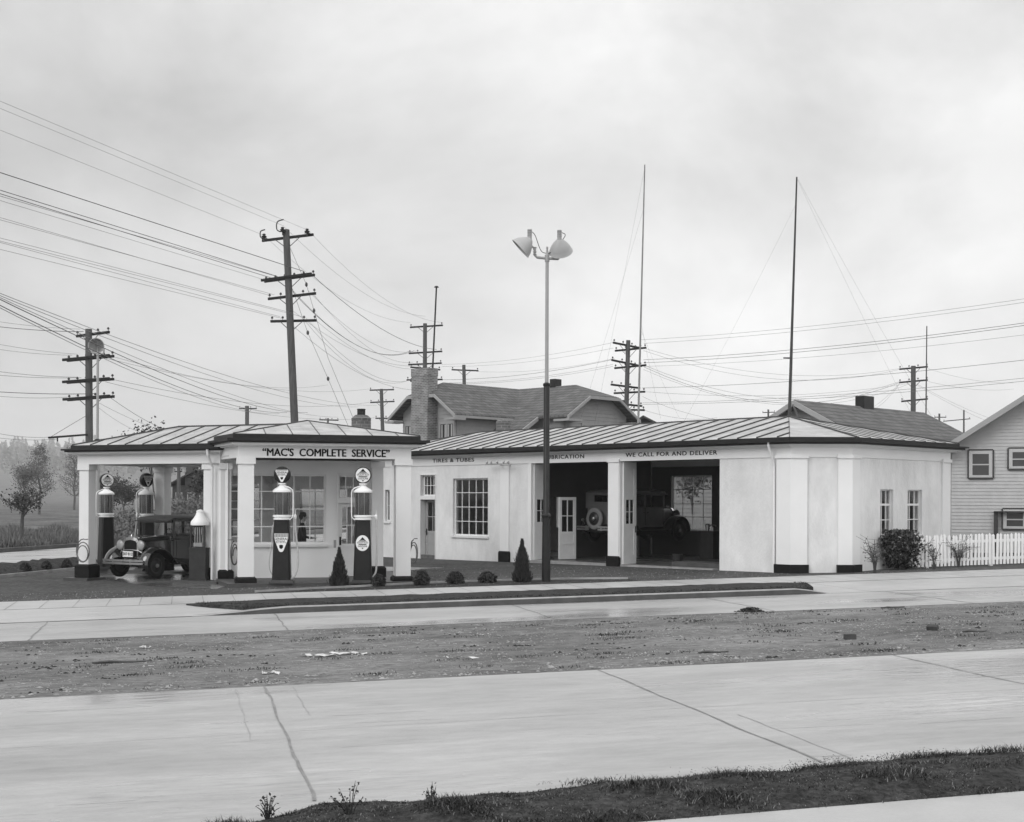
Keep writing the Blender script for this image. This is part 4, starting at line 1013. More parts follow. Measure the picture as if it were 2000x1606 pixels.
def sedan(label, x, y, z, rz, paint, plate=None, spare=False, group='old boxy saloons'):
    t = thing('saloon_car', label, 'car', (x, y, z), rz, group)
    fr = WM[t]; FX, RX, TR = 1.42, -1.38, .66      # axles and half track
    ZB_ = .47; ZW = 1.13; ZTop = 1.75
    # hood + cowl
    m = MB(fr); loft(m, [(1.62, rsec(.27, .55, 1.1, .12, .02)), (1.25, rsec(.34, .55, 1.13, .13, .02)), (.92, rsec(.45, .52, 1.16, .15, .02)), (.72, rsec(.58, .5, 1.17, .12, .02))])
    for sy in (-1, 1):
        for k in range(9): xx = 1.0+k*.05; yy = sy*(.34+(1.25-xx)*.33 if xx < 1.25 else .34-(xx-1.25)*.19); m.box(xx, xx+.012, yy-.006, yy+.006, .7, .98)
    m.build('hood', paint, t, True)
    # passenger body tub
    m = MB(fr); hb = lambda w_, r_=.07: [(-w_+.04, ZB_), (-w_, .62), (-w_, ZW), (w_, ZW), (w_, .62), (w_-.04, ZB_)]
    loft(m, [(.72, hb(.6)), (.5, hb(.65)), (-.9, hb(.69)), (-1.5, hb(.68)), (-1.72, [(-.58, .52), (-.63, .64), (-.64, ZW), (.64, ZW), (.63, .64), (.58, .52)]), (-1.8, [(-.5, .6), (-.56, .7), (-.58, ZW), (.58, ZW), (.56, .7), (.5, .6)])])
    # belt moulding
    for sy in (-1, 1): m.box(-1.5, .68, sy*.695-.012, sy*.695+.012, ZW-.1, ZW-.075)
    m.build('body', paint, t, True)
    # posts and window frames
    m = MB(fr); hw = .665
    posts = [(.70, .64), (-.3, -.38), (-1.02, -1.1), (-1.58, -1.78)]
    for sy in (-1, 1):
        for a, b in posts: m.box(min(a, b), max(a, b), sy*hw-.02, sy*hw+.02, ZW, ZTop-.1)
        m.box(-1.78, .72, sy*hw-.022, sy*hw+.022, ZTop-.16, ZTop-.08); m.box(-1.78, .7, sy*hw-.018, sy*hw+.022, ZW-.01, ZW+.03)
    m.box(.66, .72, -.645, .645, ZTop-.2, ZTop-.08); m.box(.66, .72, -.645, .645, ZW, ZW+.05)
    m.box(.74, .9, -.66, .66, ZTop-.16, ZTop-.13)
    # rear panel with its window opening
    RF = fr @ Matrix.Rotation(R(90), 4, 'Z')      # x' = y, y' = -x
    mr2 = MB(RF); mr2.wall(-.64, .64, ZW, ZTop-.08, 1.74, 1.78, [(-.3, .3, 1.34, 1.55)])
    m.v += mr2.v; o_ = len(m.v)-len(mr2.v); m.f += [tuple(i+o_ for i in f) for f in mr2.f]; m.m += mr2.m
    m.build('cabin_frame', paint, t)
    m = MB(fr)
    for sy in (-1, 1):
        for a, b in ((.64, -.3), (-.38, -1.02), (-1.1, -1.58)): MB(fr).box(b, a, sy*hw-.004, sy*hw+.004, ZW+.03, ZTop-.16).build('side_window', GLASS, t)
    MB(fr).box(.685, .692, -.64, .64, ZW+.05, ZTop-.2).build('windscreen', GLASS, t)
    MB(RF).box(-.3, .3, 1.755, 1.762, 1.34, 1.55).build('rear_window', DGLASS, t)
    # roof, slightly domed
    m = MB(fr)
    def rs(w_, z_, c): return [(-w_, z_-.05), (-w_, z_), (-w_*.9, z_+c*.5), (-w_*.5, z_+c*.9), (0, z_+c), (w_*.5, z_+c*.9), (w_*.9, z_+c*.5), (w_, z_), (w_, z_-.05)]
    loft(m, [(.79, rs(.64, ZTop-.1, .01)), (.73, rs(.68, ZTop-.06, .05)), (.4, rs(.7, ZTop-.05, .07)), (-.9, rs(.7, ZTop-.05, .075)), (-1.6, rs(.69, ZTop-.06, .065)), (-1.76, rs(.66, ZTop-.08, .05)), (-1.84, rs(.6, ZTop-.13, .01))])
    m.build('roof', [ROOFF] if paint == PAINT else [PAINTG], t, True)
    # chassis, running boards
    m = MB(fr); m.box(-1.9, 1.7, -.36, -.28, .42, .54); m.box(-1.9, 1.7, .28, .36, .42, .54); m.box(FX-.03, FX+.03, -.6, .6, .3, .36); m.box(RX-.04, RX+.04, -.6, .6, .32, .4)
    m.lathe((RX, 0, .36), [(.05, -.12), (.14, -.05), (.14, .05), (.05, .12)], 12, 'y'); m.box(-.9, .9, -.1, .1, .34, .5); m.box(-1.98, -1.5, -.45, .45, .34, .54)
    m.build('chassis', BLACK, t)
    for sy in (-1, 1):
        m = MB(fr); m.box(-.86, .72, sy*.5 if sy > 0 else -.84, .84 if sy > 0 else -.5, .36, .395); m.box(-.8, .68, sy*.62-.02, sy*.62+.02, .395, .5); m.build('running_board', BLACK, t)
        m = MB(fr); y0, y1 = (.5, .86) if sy > 0 else (-.86, -.5)
        path = arc(FX, .38, .46, -8, 95, 10, .46)+[(FX-.22, .81), (FX-.42, .70), (FX-.6, .52), (FX-.72, .41), (FX-.84, .38)]
        fender(m, path, y0, y1, crown=.06)
        # inner skirt of the fender towards the hood
        sk = [(x_, z_) for x_, z_ in path[3:14]]; yi = .5*sy; vs = [(x_, yi, z_) for x_, z_ in sk]+[(x_, .31*sy, max(.6, z_-.14)) for x_, z_ in sk]
        n_ = len(sk); m.add(vs, [(i, i+1, n_+i+1, n_+i) for i in range(n_-1)])
        m.build('front_fender', paint if paint == PAINT else BLACK, t, True)
        m = MB(fr); path = [(RX+.72, .38), (RX+.6, .45)]+arc(RX, .38, .45, 30, 190, 12, .46); fender(m, path, y0, y1, crown=.05); m.build('rear_fender', paint if paint == PAINT else BLACK, t, True)
    wh = []
    for xx in (FX, RX):
        for sy in (-1, 1): wheel(fr, xx, sy*.7, t, sy, tyre_m=RUBBER)
    # radiator shell
    m = MB(fr); sec = rsec(.3, .5, 1.14, .14, .025, 6); ins = rsec(.245, .54, 1.06, .11, .02, 6); n_ = len(sec)
    for x_ in (1.6, 1.68):
        pass
    vs = [(1.6, y_, z_) for y_, z_ in sec]+[(1.68, y_, z_) for y_, z_ in sec]+[(1.685, y_, z_) for y_, z_ in ins]+[(1.65, y_, z_) for y_, z_ in ins]
    m.add(vs, [(i, (i+1) % n_, n_+(i+1) % n_, n_+i) for i in range(n_)]+[(n_+i, n_+(i+1) % n_, 2*n_+(i+1) % n_, 2*n_+i) for i in range(n_)]+[(2*n_+i, 2*n_+(i+1) % n_, 3*n_+(i+1) % n_, 3*n_+i) for i in range(n_)])
    m.lathe((1.64, 0, 1.16), [(.03, 0), (.03, .03), (.015, .05), (.01, .07)], 10); m.box(1.6, 1.68, -.09, .09, 1.175, 1.19)
    m.build('radiator_shell', CHROME, t, True)
    m = MB(fr); m.box(1.64, 1.655, -.245, .245, .54, 1.06)
    for k in range(17): yy = -.24+k*.03; m.box(1.655, 1.662, yy-.004, yy+.004, .56, 1.05)
    m.build('radiator_grille', BLACK, t)
    # lamps on a cross bar
    MB(fr).tube([(1.66, -.42, .72), (1.68, -.3, .78), (1.7, 0, .8), (1.68, .3, .78), (1.66, .42, .72)], .014, 8).build('lamp_bar', DULLM, t, True)
    for sy in (-1, 1):
        m = MB(fr); m.lathe((1.62, sy*.4, .93), [(.0, -.12), (.06, -.1), (.11, -.03), (.135, .05), (.145, .07), (.135, .085)], 24, 'x'); m.tube([(1.64, sy*.4, .82), (1.64, sy*.39, .72)], .02, 8)
        o = m.build('headlight', DULLM if paint == PAINT else BLACK, t, True)
        m = MB(fr); m.lathe((1.705, sy*.4, .93), [(.128, 0), (.1, .02), (.05, .032), (0, .036)], 24, 'x', cap=False); m.build('lens', LENS, o, True)
    # bumpers
    def bump(xb, nm):
        m = MB(fr); s_ = 1 if xb > 0 else -1
        segs = [(-.78, .78)] if nm == 'front' else [(-.78, -.2), (.2, .78)]
        for a, b in segs:
            for z_ in (.43, .51):
                n_ = 8; vs = []
                for k in range(n_+1):
                    yy = a+(b-a)*k/n_; xx = xb+s_*.06*(1-(yy/.78)**2)
                    vs += [(xx-.008, yy, z_-.028), (xx+.008, yy, z_-.028), (xx+.008, yy, z_+.028), (xx-.008, yy, z_+.028)]
                fs = [(4*i+j, 4*i+(j+1) % 4, 4*i+4+(j+1) % 4, 4*i+4+j) for i in range(n_) for j in range(4)]+[(0, 1, 2, 3), (4*n_, 4*n_+1, 4*n_+2, 4*n_+3)]
                m.add(vs, fs)
        for sy in (-1, 1): m.box(min(xb, xb-s_*.35), max(xb, xb-s_*.35), sy*.34-.015, sy*.34+.015, .44, .5); m.box(xb+s_*.03-.02, xb+s_*.03+.02, sy*.34-.03, sy*.34+.03, .39, .55)
        m.build('bumper', DULLM, t, True)
    bump(1.98, 'front'); bump(-2.1, 'rear')
    if plate:
        m = MB(fr); m.mi = 0; m.box(1.78, 1.79, -.2, .2, .6, .76); m.box(1.66, 1.79, -.02, .02, .66, .69); m.mi = 1; text(m, plate, .115, (1.7905, 0, .68), (0, 1, 0), (0, 0, 1), .003, .02, 1.0)
        for a in (-.19, .185): m.box(1.79, 1.792, a, a+.006, .61, .75)
        m.build('number_plate', [SIGNW, LETTER], t)
    # door lines, handles, seats, steering wheel
    for sy in (-1, 1):
        for xx in (.6, -.34, -1.06): MB(fr).box(xx-.005, xx+.005, sy*.699-.006, sy*.699+.004, .56, ZW).build('door_seam', BLACK, t)
    m = MB(fr)
    for sy in (-1, 1):
        for xx in (-.24, -.44): m.box(xx-.05, xx+.03, sy*.73-.008, sy*.73+.008, .98, 1.0); m.box(xx-.01, xx+.01, sy*.715-.02, sy*.715+.02, .98, 1.0)
    m.build('door_handle', CHROME, t)
    m = MB(fr); m.box(-.3, -.15, -.55, .55, .5, 1.22); m.box(-.15, .3, -.55, .55, .5, .82); m.box(-1.6, -1.45, -.55, .55, .5, 1.22); m.box(-1.45, -1.0, -.55, .55, .5, .85); m.build('seat', INTERIOR, t)
    m = MB(fr); sf = Matrix.Translation((.42, .33, 1.2)) @ Matrix.Rotation(R(-62), 4, 'Y')
    m.tube([sf @ Vector((.2*math.cos(a*math.pi/12), .2*math.sin(a*math.pi/12), 0)) for a in range(25)], .012, 6, False); m.tube([sf @ Vector((-.2, 0, 0)), sf @ Vector((.2, 0, 0))], .008, 5); m.tube([(.42, .33, 1.2), (.7, .33, .95)], .015, 6)
    m.build('steering_wheel', BLACK, t, True)
    m = MB(fr); m.tube([(.73, .2, ZTop-.14), (.73, .1, ZTop-.38)], .006, 5); m.build('wiper', BLACK, t)
    if spare:
        wheel(fr, 0, 0, t, 1, name='spare_wheel', tyre_m=mat('dusty_tyre', .19, .8, .1, 8), tilt=fr @ Matrix.Translation((-1.95, .12, .78)) @ Matrix.Rotation(R(90), 4, 'Z'))
        for sy in (-1, 1):
            m = MB(fr); m.tube([(-1.9, sy*.62, .6), (-1.96, sy*.62, .72)], .015, 6); m.lathe((-1.98, sy*.62, .74), [(.045, -.04), (.05, .02), (.03, .03)], 12, 'x'); m.build('tail_lamp', DULLM, t, True)
    return t
ca = math.atan2(-.866, -.5)
fw = Vector((-.5, -.866)); lf = Vector((.866, -.5))
w1 = Vector(gp(304, 1131.5)); cc = w1-fw*1.42-lf*.7
sedan('black saloon car parked nose-out under the left canopy', cc.x, cc.y, G(cc.x, cc.y)+.014, ca, PAINT, '307\u00b7812')
# car raised on the lift in the garage
nin = Vector((.718, .696)); lfc = Vector((-.696, .718))
rear = Vector(((1167-1000)/F*43.1, 43.1)); cc = rear+nin*1.95
sedan('grey-backed saloon car with rear spare wheel raised on a lift inside the garage', cc.x, cc.y, FL+.56, math.atan2(nin.y, nin.x), PAINTG, None, True)
t = thing('car_lift', 'dark hydraulic lift column and rails holding the raised saloon', 'car lift', (cc.x, cc.y, FL), math.atan2(nin.y, nin.x)); fr = WM[t]
m = MB(fr); m.lathe((0, 0, 0), [(.2, 0), (.2, .04), (.12, .05), (.12, .8)], 20); m.build('column', DULLM, t, True)
m = MB(fr); m.box(-1.7, 1.6, -.27, -.2, .82, .94); m.box(-1.7, 1.6, .2, .27, .82, .94); m.box(-.3, .3, -.27, .27, .76, .84); m.build('rail', BLACK, t)
# oil cabinet, cloths on the floor of the right bay
q = GF.inverted() @ Vector(at(1387, 1097, 43.2)); cab = thing('oil_cabinet', 'tall dark oil cabinet with a pump head standing right of the raised car', 'cabinet', GF @ Vector((q.x, q.y, FL)), GR); fr = WM[cab]
m = MB(fr); m.box(-.28, .28, -.2, .2, 0, .92); m.box(-.3, .3, -.22, .22, .92, .95); m.build('body', LOWP, cab)
m = MB(fr); m.lathe((.1, 0, .95), [(.06, 0), (.06, .12), (.09, .13), (.09, .2), (.04, .24)], 12); m.tube([(.1, 0, 1.1), (-.1, 0, 1.16), (-.25, 0, 1.12)], .02, 6); m.tube([(-.15, .05, .95), (-.15, .05, 1.08)], .04, 8); m.build('pump_head', DULLM, cab, True)
jk = MB(GF); jk.box(1.9, 2.5, -5.7, -5.2, FL, FL+.5); jk.box(1.87, 2.53, -5.73, -5.17, FL+.5, FL+.53); solo(jk, 'tool_chest', LOWP, 'low dark chest against the rear wall of the open garage', 'chest')
jk = MB(GF); jk.lathe((5.4, -1.9, FL), [(.15, 0), (.17, .3), (.16, .3), (.1, .26), (.02, .26)], 14); solo(jk, 'oil_drum', LOWP, 'small dark drum on the garage floor behind the concrete step', 'drum')

# ============================================================ LAMP MASTS
def reflector(P0, direc, parent, r=.30, neck=True):
    """bell-shaped floodlight, mouth towards direc"""
    d = Vector(direc).normalized(); f = Matrix.Translation(P0) @ d.to_track_quat('Z', 'Y').to_matrix().to_4x4()
    m = MB(f); pr = [(.0, -.3), (.07, -.3), (.11, -.26), (.19, -.17), (.26, -.06), (r, .05), (r+.012, .06), (r, .065)]
    inn = [(r-.012, .05), (.25, -.05), (.18, -.15), (.09, -.24), (.0, -.27)]
    m.lathe((0, 0, 0), pr+inn, 28, cap=False); o = m.build('reflector', REFLW, parent, True)
    return f, o
mx_, my_ = gp(1067, 1137)
mast = thing('floodlight_mast', 'tall two-lamp floodlight mast, dark below and white above, by the sidewalk', 'lamp post', (mx_, my_, G(mx_, my_)), 0)
zt = at(1067, 505, my_).z; z1 = at(1067, 1008, my_).z; z2 = at(1067, 752, my_).z; g0 = G(mx_, my_)
m = MB(); m.lathe((mx_, my_, 0), [(.115, g0-.1), (.11, g0+.4), (.1, z1-.04), (.1, z1), (.08, z1+.04), (.078, z2-.03), (.07, z2)], 20); m.build('lower_pole', BLACK, mast, True)
m = MB(); m.lathe((mx_, my_, z1), [(.11, -.05), (.125, -.02), (.125, .02), (.105, .04), (.08, .08)], 20); m.lathe((mx_, my_, z2), [(.08, -.04), (.095, -.02), (.095, .03), (.05, .06)], 20); m.build('collar', BLACK, mast, True)
m = MB(); m.lathe((mx_, my_, 0), [(.047, z2), (.042, zt)], 14); m.build('upper_pole', MASTG, mast, True)
a_, b_ = at(1043, 503, my_), at(1092, 506, my_); c_ = Vector((mx_, my_, zt))
m = MB(); m.tube([a_+Vector((0, 0, .24)), a_+Vector((0, 0, .06)), a_+Vector((.06, 0, 0)), c_, b_-Vector((.05, 0, 0)), b_+Vector((0, 0, .05)), b_+Vector((0, 0, .26))], .035, 10)
m.lathe(c_, [(.06, -.08), (.06, .08), (.04, .1), (.02, .24), (.03, .26), (.02, .3)], 12)
for q in (a_, b_):
    for h in (.08, .14, .25): m.lathe(q+Vector((0, 0, h)), [(.04, -.012), (.05, 0), (.04, .012)], 10)
m.build('arm', MASTG, mast, True)
for (qx, qy, dr_, sx) in ((1018, 483, (-.72, .05, -.66), -1), (1093, 488, (.12, .62, -.66), 1)):
    q = at(qx, qy, my_); f, o = reflector(q, dr_, mast, .3)
    root = f @ Vector((0, 0, -.26)); hub = a_+Vector((0, 0, .14)) if sx < 0 else b_+Vector((0, 0, .2))
    m = MB(); m.tube([root-Vector((0, 0, .04)), root+Vector((0, 0, .06)), root+Vector((0, 0, .12))], [.06, .055, .055], 12)
    for k in range(4): m.lathe(root+Vector((0, 0, .1+k*.045)), [(.05, 0), (.06, .01), (.06, .03), (.05, .04)], 12)
    m.build('socket', MASTG, o, True)
    m = MB(); m.tube([hub, (hub+f @ Vector((0, -.1, -.25)))*.5, f @ Vector((0, 0, -.2))], .022, 8); m.build('bracket', MASTG, o, True)
    m = MB(); s0 = root+Vector((.05, 0, .22)); s2 = c_+Vector((0, 0, .12)); md = (s0+s2)/2+Vector((.04*sx*-1, 0, -.2)); m.tube(spl([s0, s0+Vector((.09, 0, -.1)), md, s2]), .009, 5); m.build('cable', BLACK, mast, True)
# left mast behind the left canopy
q = at(190, 866, 44); bz = G(q.x, 44)
lm = thing('floodlight_mast', 'slim white floodlight mast rising behind the left canopy roof', 'lamp post', (q.x, 44, bz), 0)
zt_ = at(190, 690, 44).z
MB().lathe((q.x, 44, 0), [(.09, bz), (.08, q.z), (.045, q.z+.02), (.04, zt_)], 14).build('pole', MASTG, lm, True)
MB().lathe((q.x, 44, q.z+.05), [(.12, -.2), (.16, -.1), (.15, .02), (.06, .1)], 14).build('collar', BLACK, lm, True)
m = MB(); m.tube([(q.x-.2, 44, zt_+.02), (q.x, 44, zt_), (q.x+.2, 44, zt_-.03)], .03, 8)
for dx in (-.2, .2): m.tube([(q.x+dx, 44, zt_), (q.x+dx, 44, zt_+.16)], .035, 8)
m.build('arm', MASTG, lm, True)
f, o = reflector(at(186, 675, 44)+Vector((0, .05, 0)), (.25, -.93, -.15), lm, .25)
m = MB(); m.tube([f @ Vector((0, 0, -.3)), (q.x, 44, zt_)], .025, 8); m.build('bracket', MASTG, o)

# ============================================================ UTILITY POLES AND MASTS
POLEG = 'wooden utility poles'
def upole(label, base_px, top_px, Y, arms, r0=.17, r1=.11, braces=True, visbase=True):
    """arms: (px_left, py_left, px_right, py_right, n_insulators, twin)"""
    T_ = at(top_px[0], top_px[1], Y); Bv = at(base_px[0], base_px[1], Y); d = (T_-Bv); g = G(Bv.x, Y)
    k = (g-.2-T_.z)/d.z; B0 = T_+d*k
    t = thing('utility_pole', label, 'utility pole', (B0.x, B0.y, g), 0, POLEG)
    m = MB(); m.tube([B0, (B0+T_)/2, T_], [r0, (r0+r1)/2, r1], 10); m.build('trunk', POLEW, t, True)
    for a in arms:
        xl, yl, xr, yr, n, tw = a[:6]; dY = a[6] if len(a) > 6 else .35
        L_ = at(xl, yl, Y+dY); R_ = at(xr, yr, Y-dY); u = (R_-L_); ln = u.length; u.normalize(); v = Vector((0, 0, 1)); w_ = u.cross(v).normalized(); h = .055; wd = .045
        m = MB(); off = [0] if not tw else [-.16, .16]
        for o_ in off:
            c0 = L_+w_*(o_-(.17 if not tw else 0)); c1 = R_+w_*(o_-(.17 if not tw else 0))
            m.add([c0-w_*wd-v*h, c0+w_*wd-v*h, c0+w_*wd+v*h, c0-w_*wd+v*h, c1-w_*wd-v*h, c1+w_*wd-v*h, c1+w_*wd+v*h, c1-w_*wd+v*h],
                  [(0, 3, 2, 1), (4, 5, 6, 7), (0, 1, 5, 4), (1, 2, 6, 5), (2, 3, 7, 6), (3, 0, 4, 7)])
        am = m.build('crossarm', ARMW, t)
        mid = (L_+R_)/2
        kk = (mid.z-B0.z)/(T_.z-B0.z); pc = B0+(T_-B0)*kk
        if braces:
            m = MB()
            for sg in (-1, 1): m.tube([pc+u*sg*ln*.24-w_*.12-v*.04, pc-w_*.1-v*.5], .018, 4)
            m.build('brace', POLEW, am)
        ks = [.03+.94*i/(n-1) for i in range(n) if abs(i/(n-1)-.5) > .08] if n > 1 else [.5]
        for k in ks:
            c = L_+u*ln*k-w_*.17+v*h; m = MB(); m.lathe(c, [(.012, 0), (.012, .06), (.05, .07), (.055, .11), (.03, .16), (0, .17)], 7); m.build('insulator', INS, am)
    return t
bp = upole('tallest leaning utility pole with four crossarms behind the pump house', (575, 828), (557, 449), 58,
      [(507, 469, 607, 457, 1, False), (512, 549, 610, 536, 6, True), (519, 583, 612, 572, 5, False), (524, 627, 613, 625, 5, False)], .19, .15)
for (px, py) in ((514, 462), (550, 449), (598, 452)):
    m = MB(); c = at(px, py, 57.8); m.lathe(c-Vector((0, 0, .1)), [(.02, -.15), (.03, 0), (.14, .02), (.08, .06), (.13, .1), (.06, .14), (.08, .2), (0, .24)], 10); m.build('insulator', INS, bp, True)
for (px, py, s_) in ((511, 462, .8), (545, 448, 1.15)):
    m = MB(); c = at(px, py, 57.8); m.tube(spl([c+Vector((.02, 0, -.12)), c+Vector((-.12*s_, 0, 0)), c+Vector((-.1*s_, 0, .28*s_)), c+Vector((.14*s_, 0, .38*s_))]), .028, 6); m.build('arcing_horn', INS, bp, True)
upole('left utility pole with four double crossarms beside the slim white mast', (174, 866), (172, 643), 56,
      [(143, 656, 207, 648, 4, False), (126, 704, 217, 695, 6, True), (126, 747, 217, 740, 6, True), (127, 781, 218, 774, 6, True)], .18, .14)
tb = MB(); P_a, P_b = at(172, 849, 56), at(95, 855, 52); tb.tube([P_a, P_b], .045, 6); tb.tube([at(168, 812, 56), at(98, 854, 52)], .01, 4); c = at(112, 854, 52.8); tb.tube([c, c-Vector((0, 0, .18))], .03, 5)
solo(tb, 'trolley_bracket', ARMW, 'long thin bracket arm reaching left from the left utility pole', 'bracket arm')
upole('utility pole with five crossarms rising behind the brick chimney', (829, 860), (829, 632), 92,
      [(798, 639, 862, 635, 3, False), (796, 690, 861, 686, 5, False), (795, 712, 860, 709, 5, False), (799, 717, 857, 722, 5, False), (792, 742, 862, 741, 5, False), (799, 744, 860, 755, 4, False)], .2, .14)
upole('short single-arm utility pole just right of the brick chimney', (906, 752), (905, 713), 104, [(880, 722, 932, 724, 2, False)], .2, .14)
upole('three-armed utility pole left of the shingled house', (747, 845), (744, 760), 112, [(720, 762, 767, 761, 3, False), (721, 786, 768, 784, 4, False), (731, 817, 762, 817, 4, False)], .2, .15)
upole('small far utility pole above the left part of the pump house roof', (482, 840), (482, 793), 135, [(465, 798, 499, 798, 4, False)], .24, .2)
upole('far utility pole whose arm just clears the peak of the pump house roof', (640, 860), (640, 817), 135, [(622, 820, 659, 821, 4, False)], .14, .1, False)
upole('utility pole bristling with eight paired crossarms behind the garage roof', (1222, 830), (1226, 665), 78,
      [(1201, 669, 1256, 680, 4, False, -.9), (1197, 685, 1257, 679, 4, False, .9), (1198, 703, 1256, 715, 4, False, -.9), (1196, 719, 1257, 713, 4, False, .9), (1197, 751, 1253, 758, 4, False, -.9), (1195, 768, 1255, 765, 4, False, .9), (1196, 787, 1257, 793, 4, False, -.9), (1196, 800, 1254, 801, 4, False, .9)], .17, .13)
upole('utility pole with three crossarms right of the chimney of the long low roof', (1783, 806), (1783, 715), 90,
      [(1755, 721, 1811, 716, 4, False), (1755, 747, 1811, 742, 4, False), (1759, 784, 1811, 779, 3, False)], .2, .16)
upole('tiny far utility pole left of the low gable behind the garage', (1500, 830), (1500, 800), 170, [(1488, 806, 1512, 805, 3, False)], .16, .12, False)
upole('tiny far utility pole left of the right-hand house roof', (1834, 850), (1834, 808), 170, [(1824, 815, 1847, 815, 3, False)], .16, .12, False)
upole('tiny far utility pole close to the verge of the right-hand house', (1882, 850), (1882, 801), 170, [(1842, 823, 1895, 818, 3, False)], .16, .1, False)
upole('thin far utility pole seen through the opening of the left canopy', (349, 980), (349, 900), 120, [(338, 921, 352, 921, 2, False)], .2, .15, False)
def mastpole(name, label, cat, pts, Y, r0, r1, m_, extra=None):
    a, b = at(*pts[0], Y), at(*pts[1], Y); d = b-a; g = G(a.x, Y); a0 = b+d*((g-b.z)/d.z)
    m = MB(); m.tube([a0, b], [r0, r1], 8)
    if extra: extra(m, b)
    return solo(m, name, m_, label, cat, None, True, base=(a0.x, a0.y, g))
mastpole('antenna_pole', 'slender wooden aerial pole rising from behind the middle of the garage roof', 'pole', ((1246, 825), (1257, 322)), 48, .05, .022, mat('pale_pole', .2, .7, .3, 2))
mastpole('antenna_pole', 'sturdier dark aerial pole standing at the corner of the garage roof', 'pole', ((1541, 812), (1554, 346)), 43, .07, .026, mat('dark_pole', .04, .8, .3, 4), lambda m, b: m.box(b.x-.42, b.x-.18, b.y-.02, b.y+.02, b.z-5.98, b.z-5.94))
mastpole('antenna_pole', 'thin light pole beside the rightmost three-armed utility pole', 'pole', ((1808, 806), (1809, 637)), 70, .05, .03, POLEW)
mastpole('vent_pipe', 'thin black capped pipe leaning beside the tall brick chimney', 'pole', ((844, 725), (851, 561)), 74, .06, .045, BLACK,
         lambda m, b: m.lathe(b, [(.14, -.02), (.14, .0), (.08, .06), (0, .08)], 12))
# wires
WG = 'overhead wires'
def wire(p, q, label, m_=WIRE, sag=.4, r=.011, ext=0, n=14, level=True, name='wire'):
    (ax, ay, aY), (bx, by, bY) = p, q
    A_ = at(ax, ay, aY)
    if bY is None:
        k = (by_h(bx, by)); bY = (A_.z-CZ)/k; bY = max(8, min(200, bY))
    B_ = at(bx, by, bY)
    if ext: B_ = A_+(B_-A_)*(1+ext)
    mb = MB(); pts = []
    for i in range(n+1):
        k = i/n; P_ = A_+(B_-A_)*k; P_.z -= sag*4*k*(1-k)*(1 if not ext else .6); pts.append(P_)
    mb.tube(pts, r, 4)
    return solo(mb, name, m_, label, 'wire', WG)
def by_h(px, py): return (975-py)/F+ROLL*(px-1000)/F
LW_ = 'overhead wire from the tallest pole off the left edge'
for (ax, ay, bx, by, th, sg) in ((600, 450, 22, 208, .006, .2), (551, 441, 22, 222, .006, .2), (514, 460, 22, 264, .006, .2), (591, 530, 22, 345, .014, .3), (540, 540, 22, 379, .012, .4),
        (528, 543, 22, 386, .012, .4), (542, 541, 22, 390, .009, .4), (516, 547, 22, 399, .007, .3), (524, 577, 22, 432, .007, .3), (534, 576, 22, 436, .007, .3),
        (571, 612, 22, 471, .007, .3), (590, 619, 22, 477, .007, .3), (546, 619, 22, 480, .007, .3), (549, 622, 22, 493, .007, .3)):
    wire((ax, ay, 57.8), (bx, by, None), LW_, WIRE if th > .009 else WIREL, 0, th, .12)
LM_ = 'overhead wire sagging from the tallest pole to the pole behind the chimney'
for (ax, ay, bx, by, th, sg) in ((600, 450, 861, 630, .007, .9), (551, 441, 830, 618, .007, .9), (514, 460, 800, 630, .007, .9), (608, 537, 852, 683, .015, .7), (560, 556, 800, 686, .013, 1.3), (566, 566, 808, 685, .013, 1.3),
        (600, 567, 815, 685, .008, 1.0), (608, 572, 806, 708, .008, .9), (566, 604, 852, 708, .008, 1.1), (612, 623, 848, 714, .008, 1.0), (597, 622, 806, 741, .009, 1.1), (590, 622, 800, 742, .009, 1.2), (570, 636, 860, 755, .009, 1.2)):
    wire((ax, ay, 57.8), (bx, by, 91.8), LM_, WIRE if th > .012 else WIREL, sg, th)
LB_ = 'overhead wire running down from the upper left edge past the left pole'
for (ay, bx, by, th) in ((546, 735, 792, .008), (551, 700, 795, .008), (556, 660, 815, .008), (560, 600, 806, .012), (572, 560, 806, .012), (577, 545, 808, .009)):
    P0_ = at(22, ay, 30); P1_ = at(bx, by, 100); Pe = P0_+(P0_-P1_)*.16; kx = Pe.y
    wire((1000+F*Pe.x/Pe.y, 975-F*((Pe.z-CZ)/Pe.y-ROLL*Pe.x/Pe.y), Pe.y), (bx, by, 100), LB_, WIRE if th > .01 else WIREL, .9, th)
LL_ = 'overhead wire from the left pole to the left edge'
for (ax, ay, by, th) in ((155, 643, 630, .007), (162, 648, 639, .012), (150, 692, 675, .007), (140, 694, 684, .007), (150, 737, 727, .009), (158, 738, 733, .009), (188, 769, 765, .013), (130, 776, 774, .008), (95, 854, 849, .008), (112, 858, 856, .008)):
    wire((ax, ay, 55.8), (22, by, None), LL_, WIRE if th > .01 else WIREL, .1, th, .3)
LR_ = 'overhead wire from the left pole to the far pole above the pump house'
for (ax, ay, bx, by, th) in ((217, 696, 640, 752, .008), (205, 700, 720, 760, .008), (217, 741, 720, 786, .009), (205, 746, 731, 816, .009), (215, 777, 400, 846, .012), (190, 786, 430, 850, .008), (186, 792, 330, 842, .008)):
    wire((ax, ay, 55.8), (bx, by, 110), LR_, WIRE if th > .01 else WIREL, .7, th)
LX_ = 'overhead wire crossing the sky above the garage to the right edge'
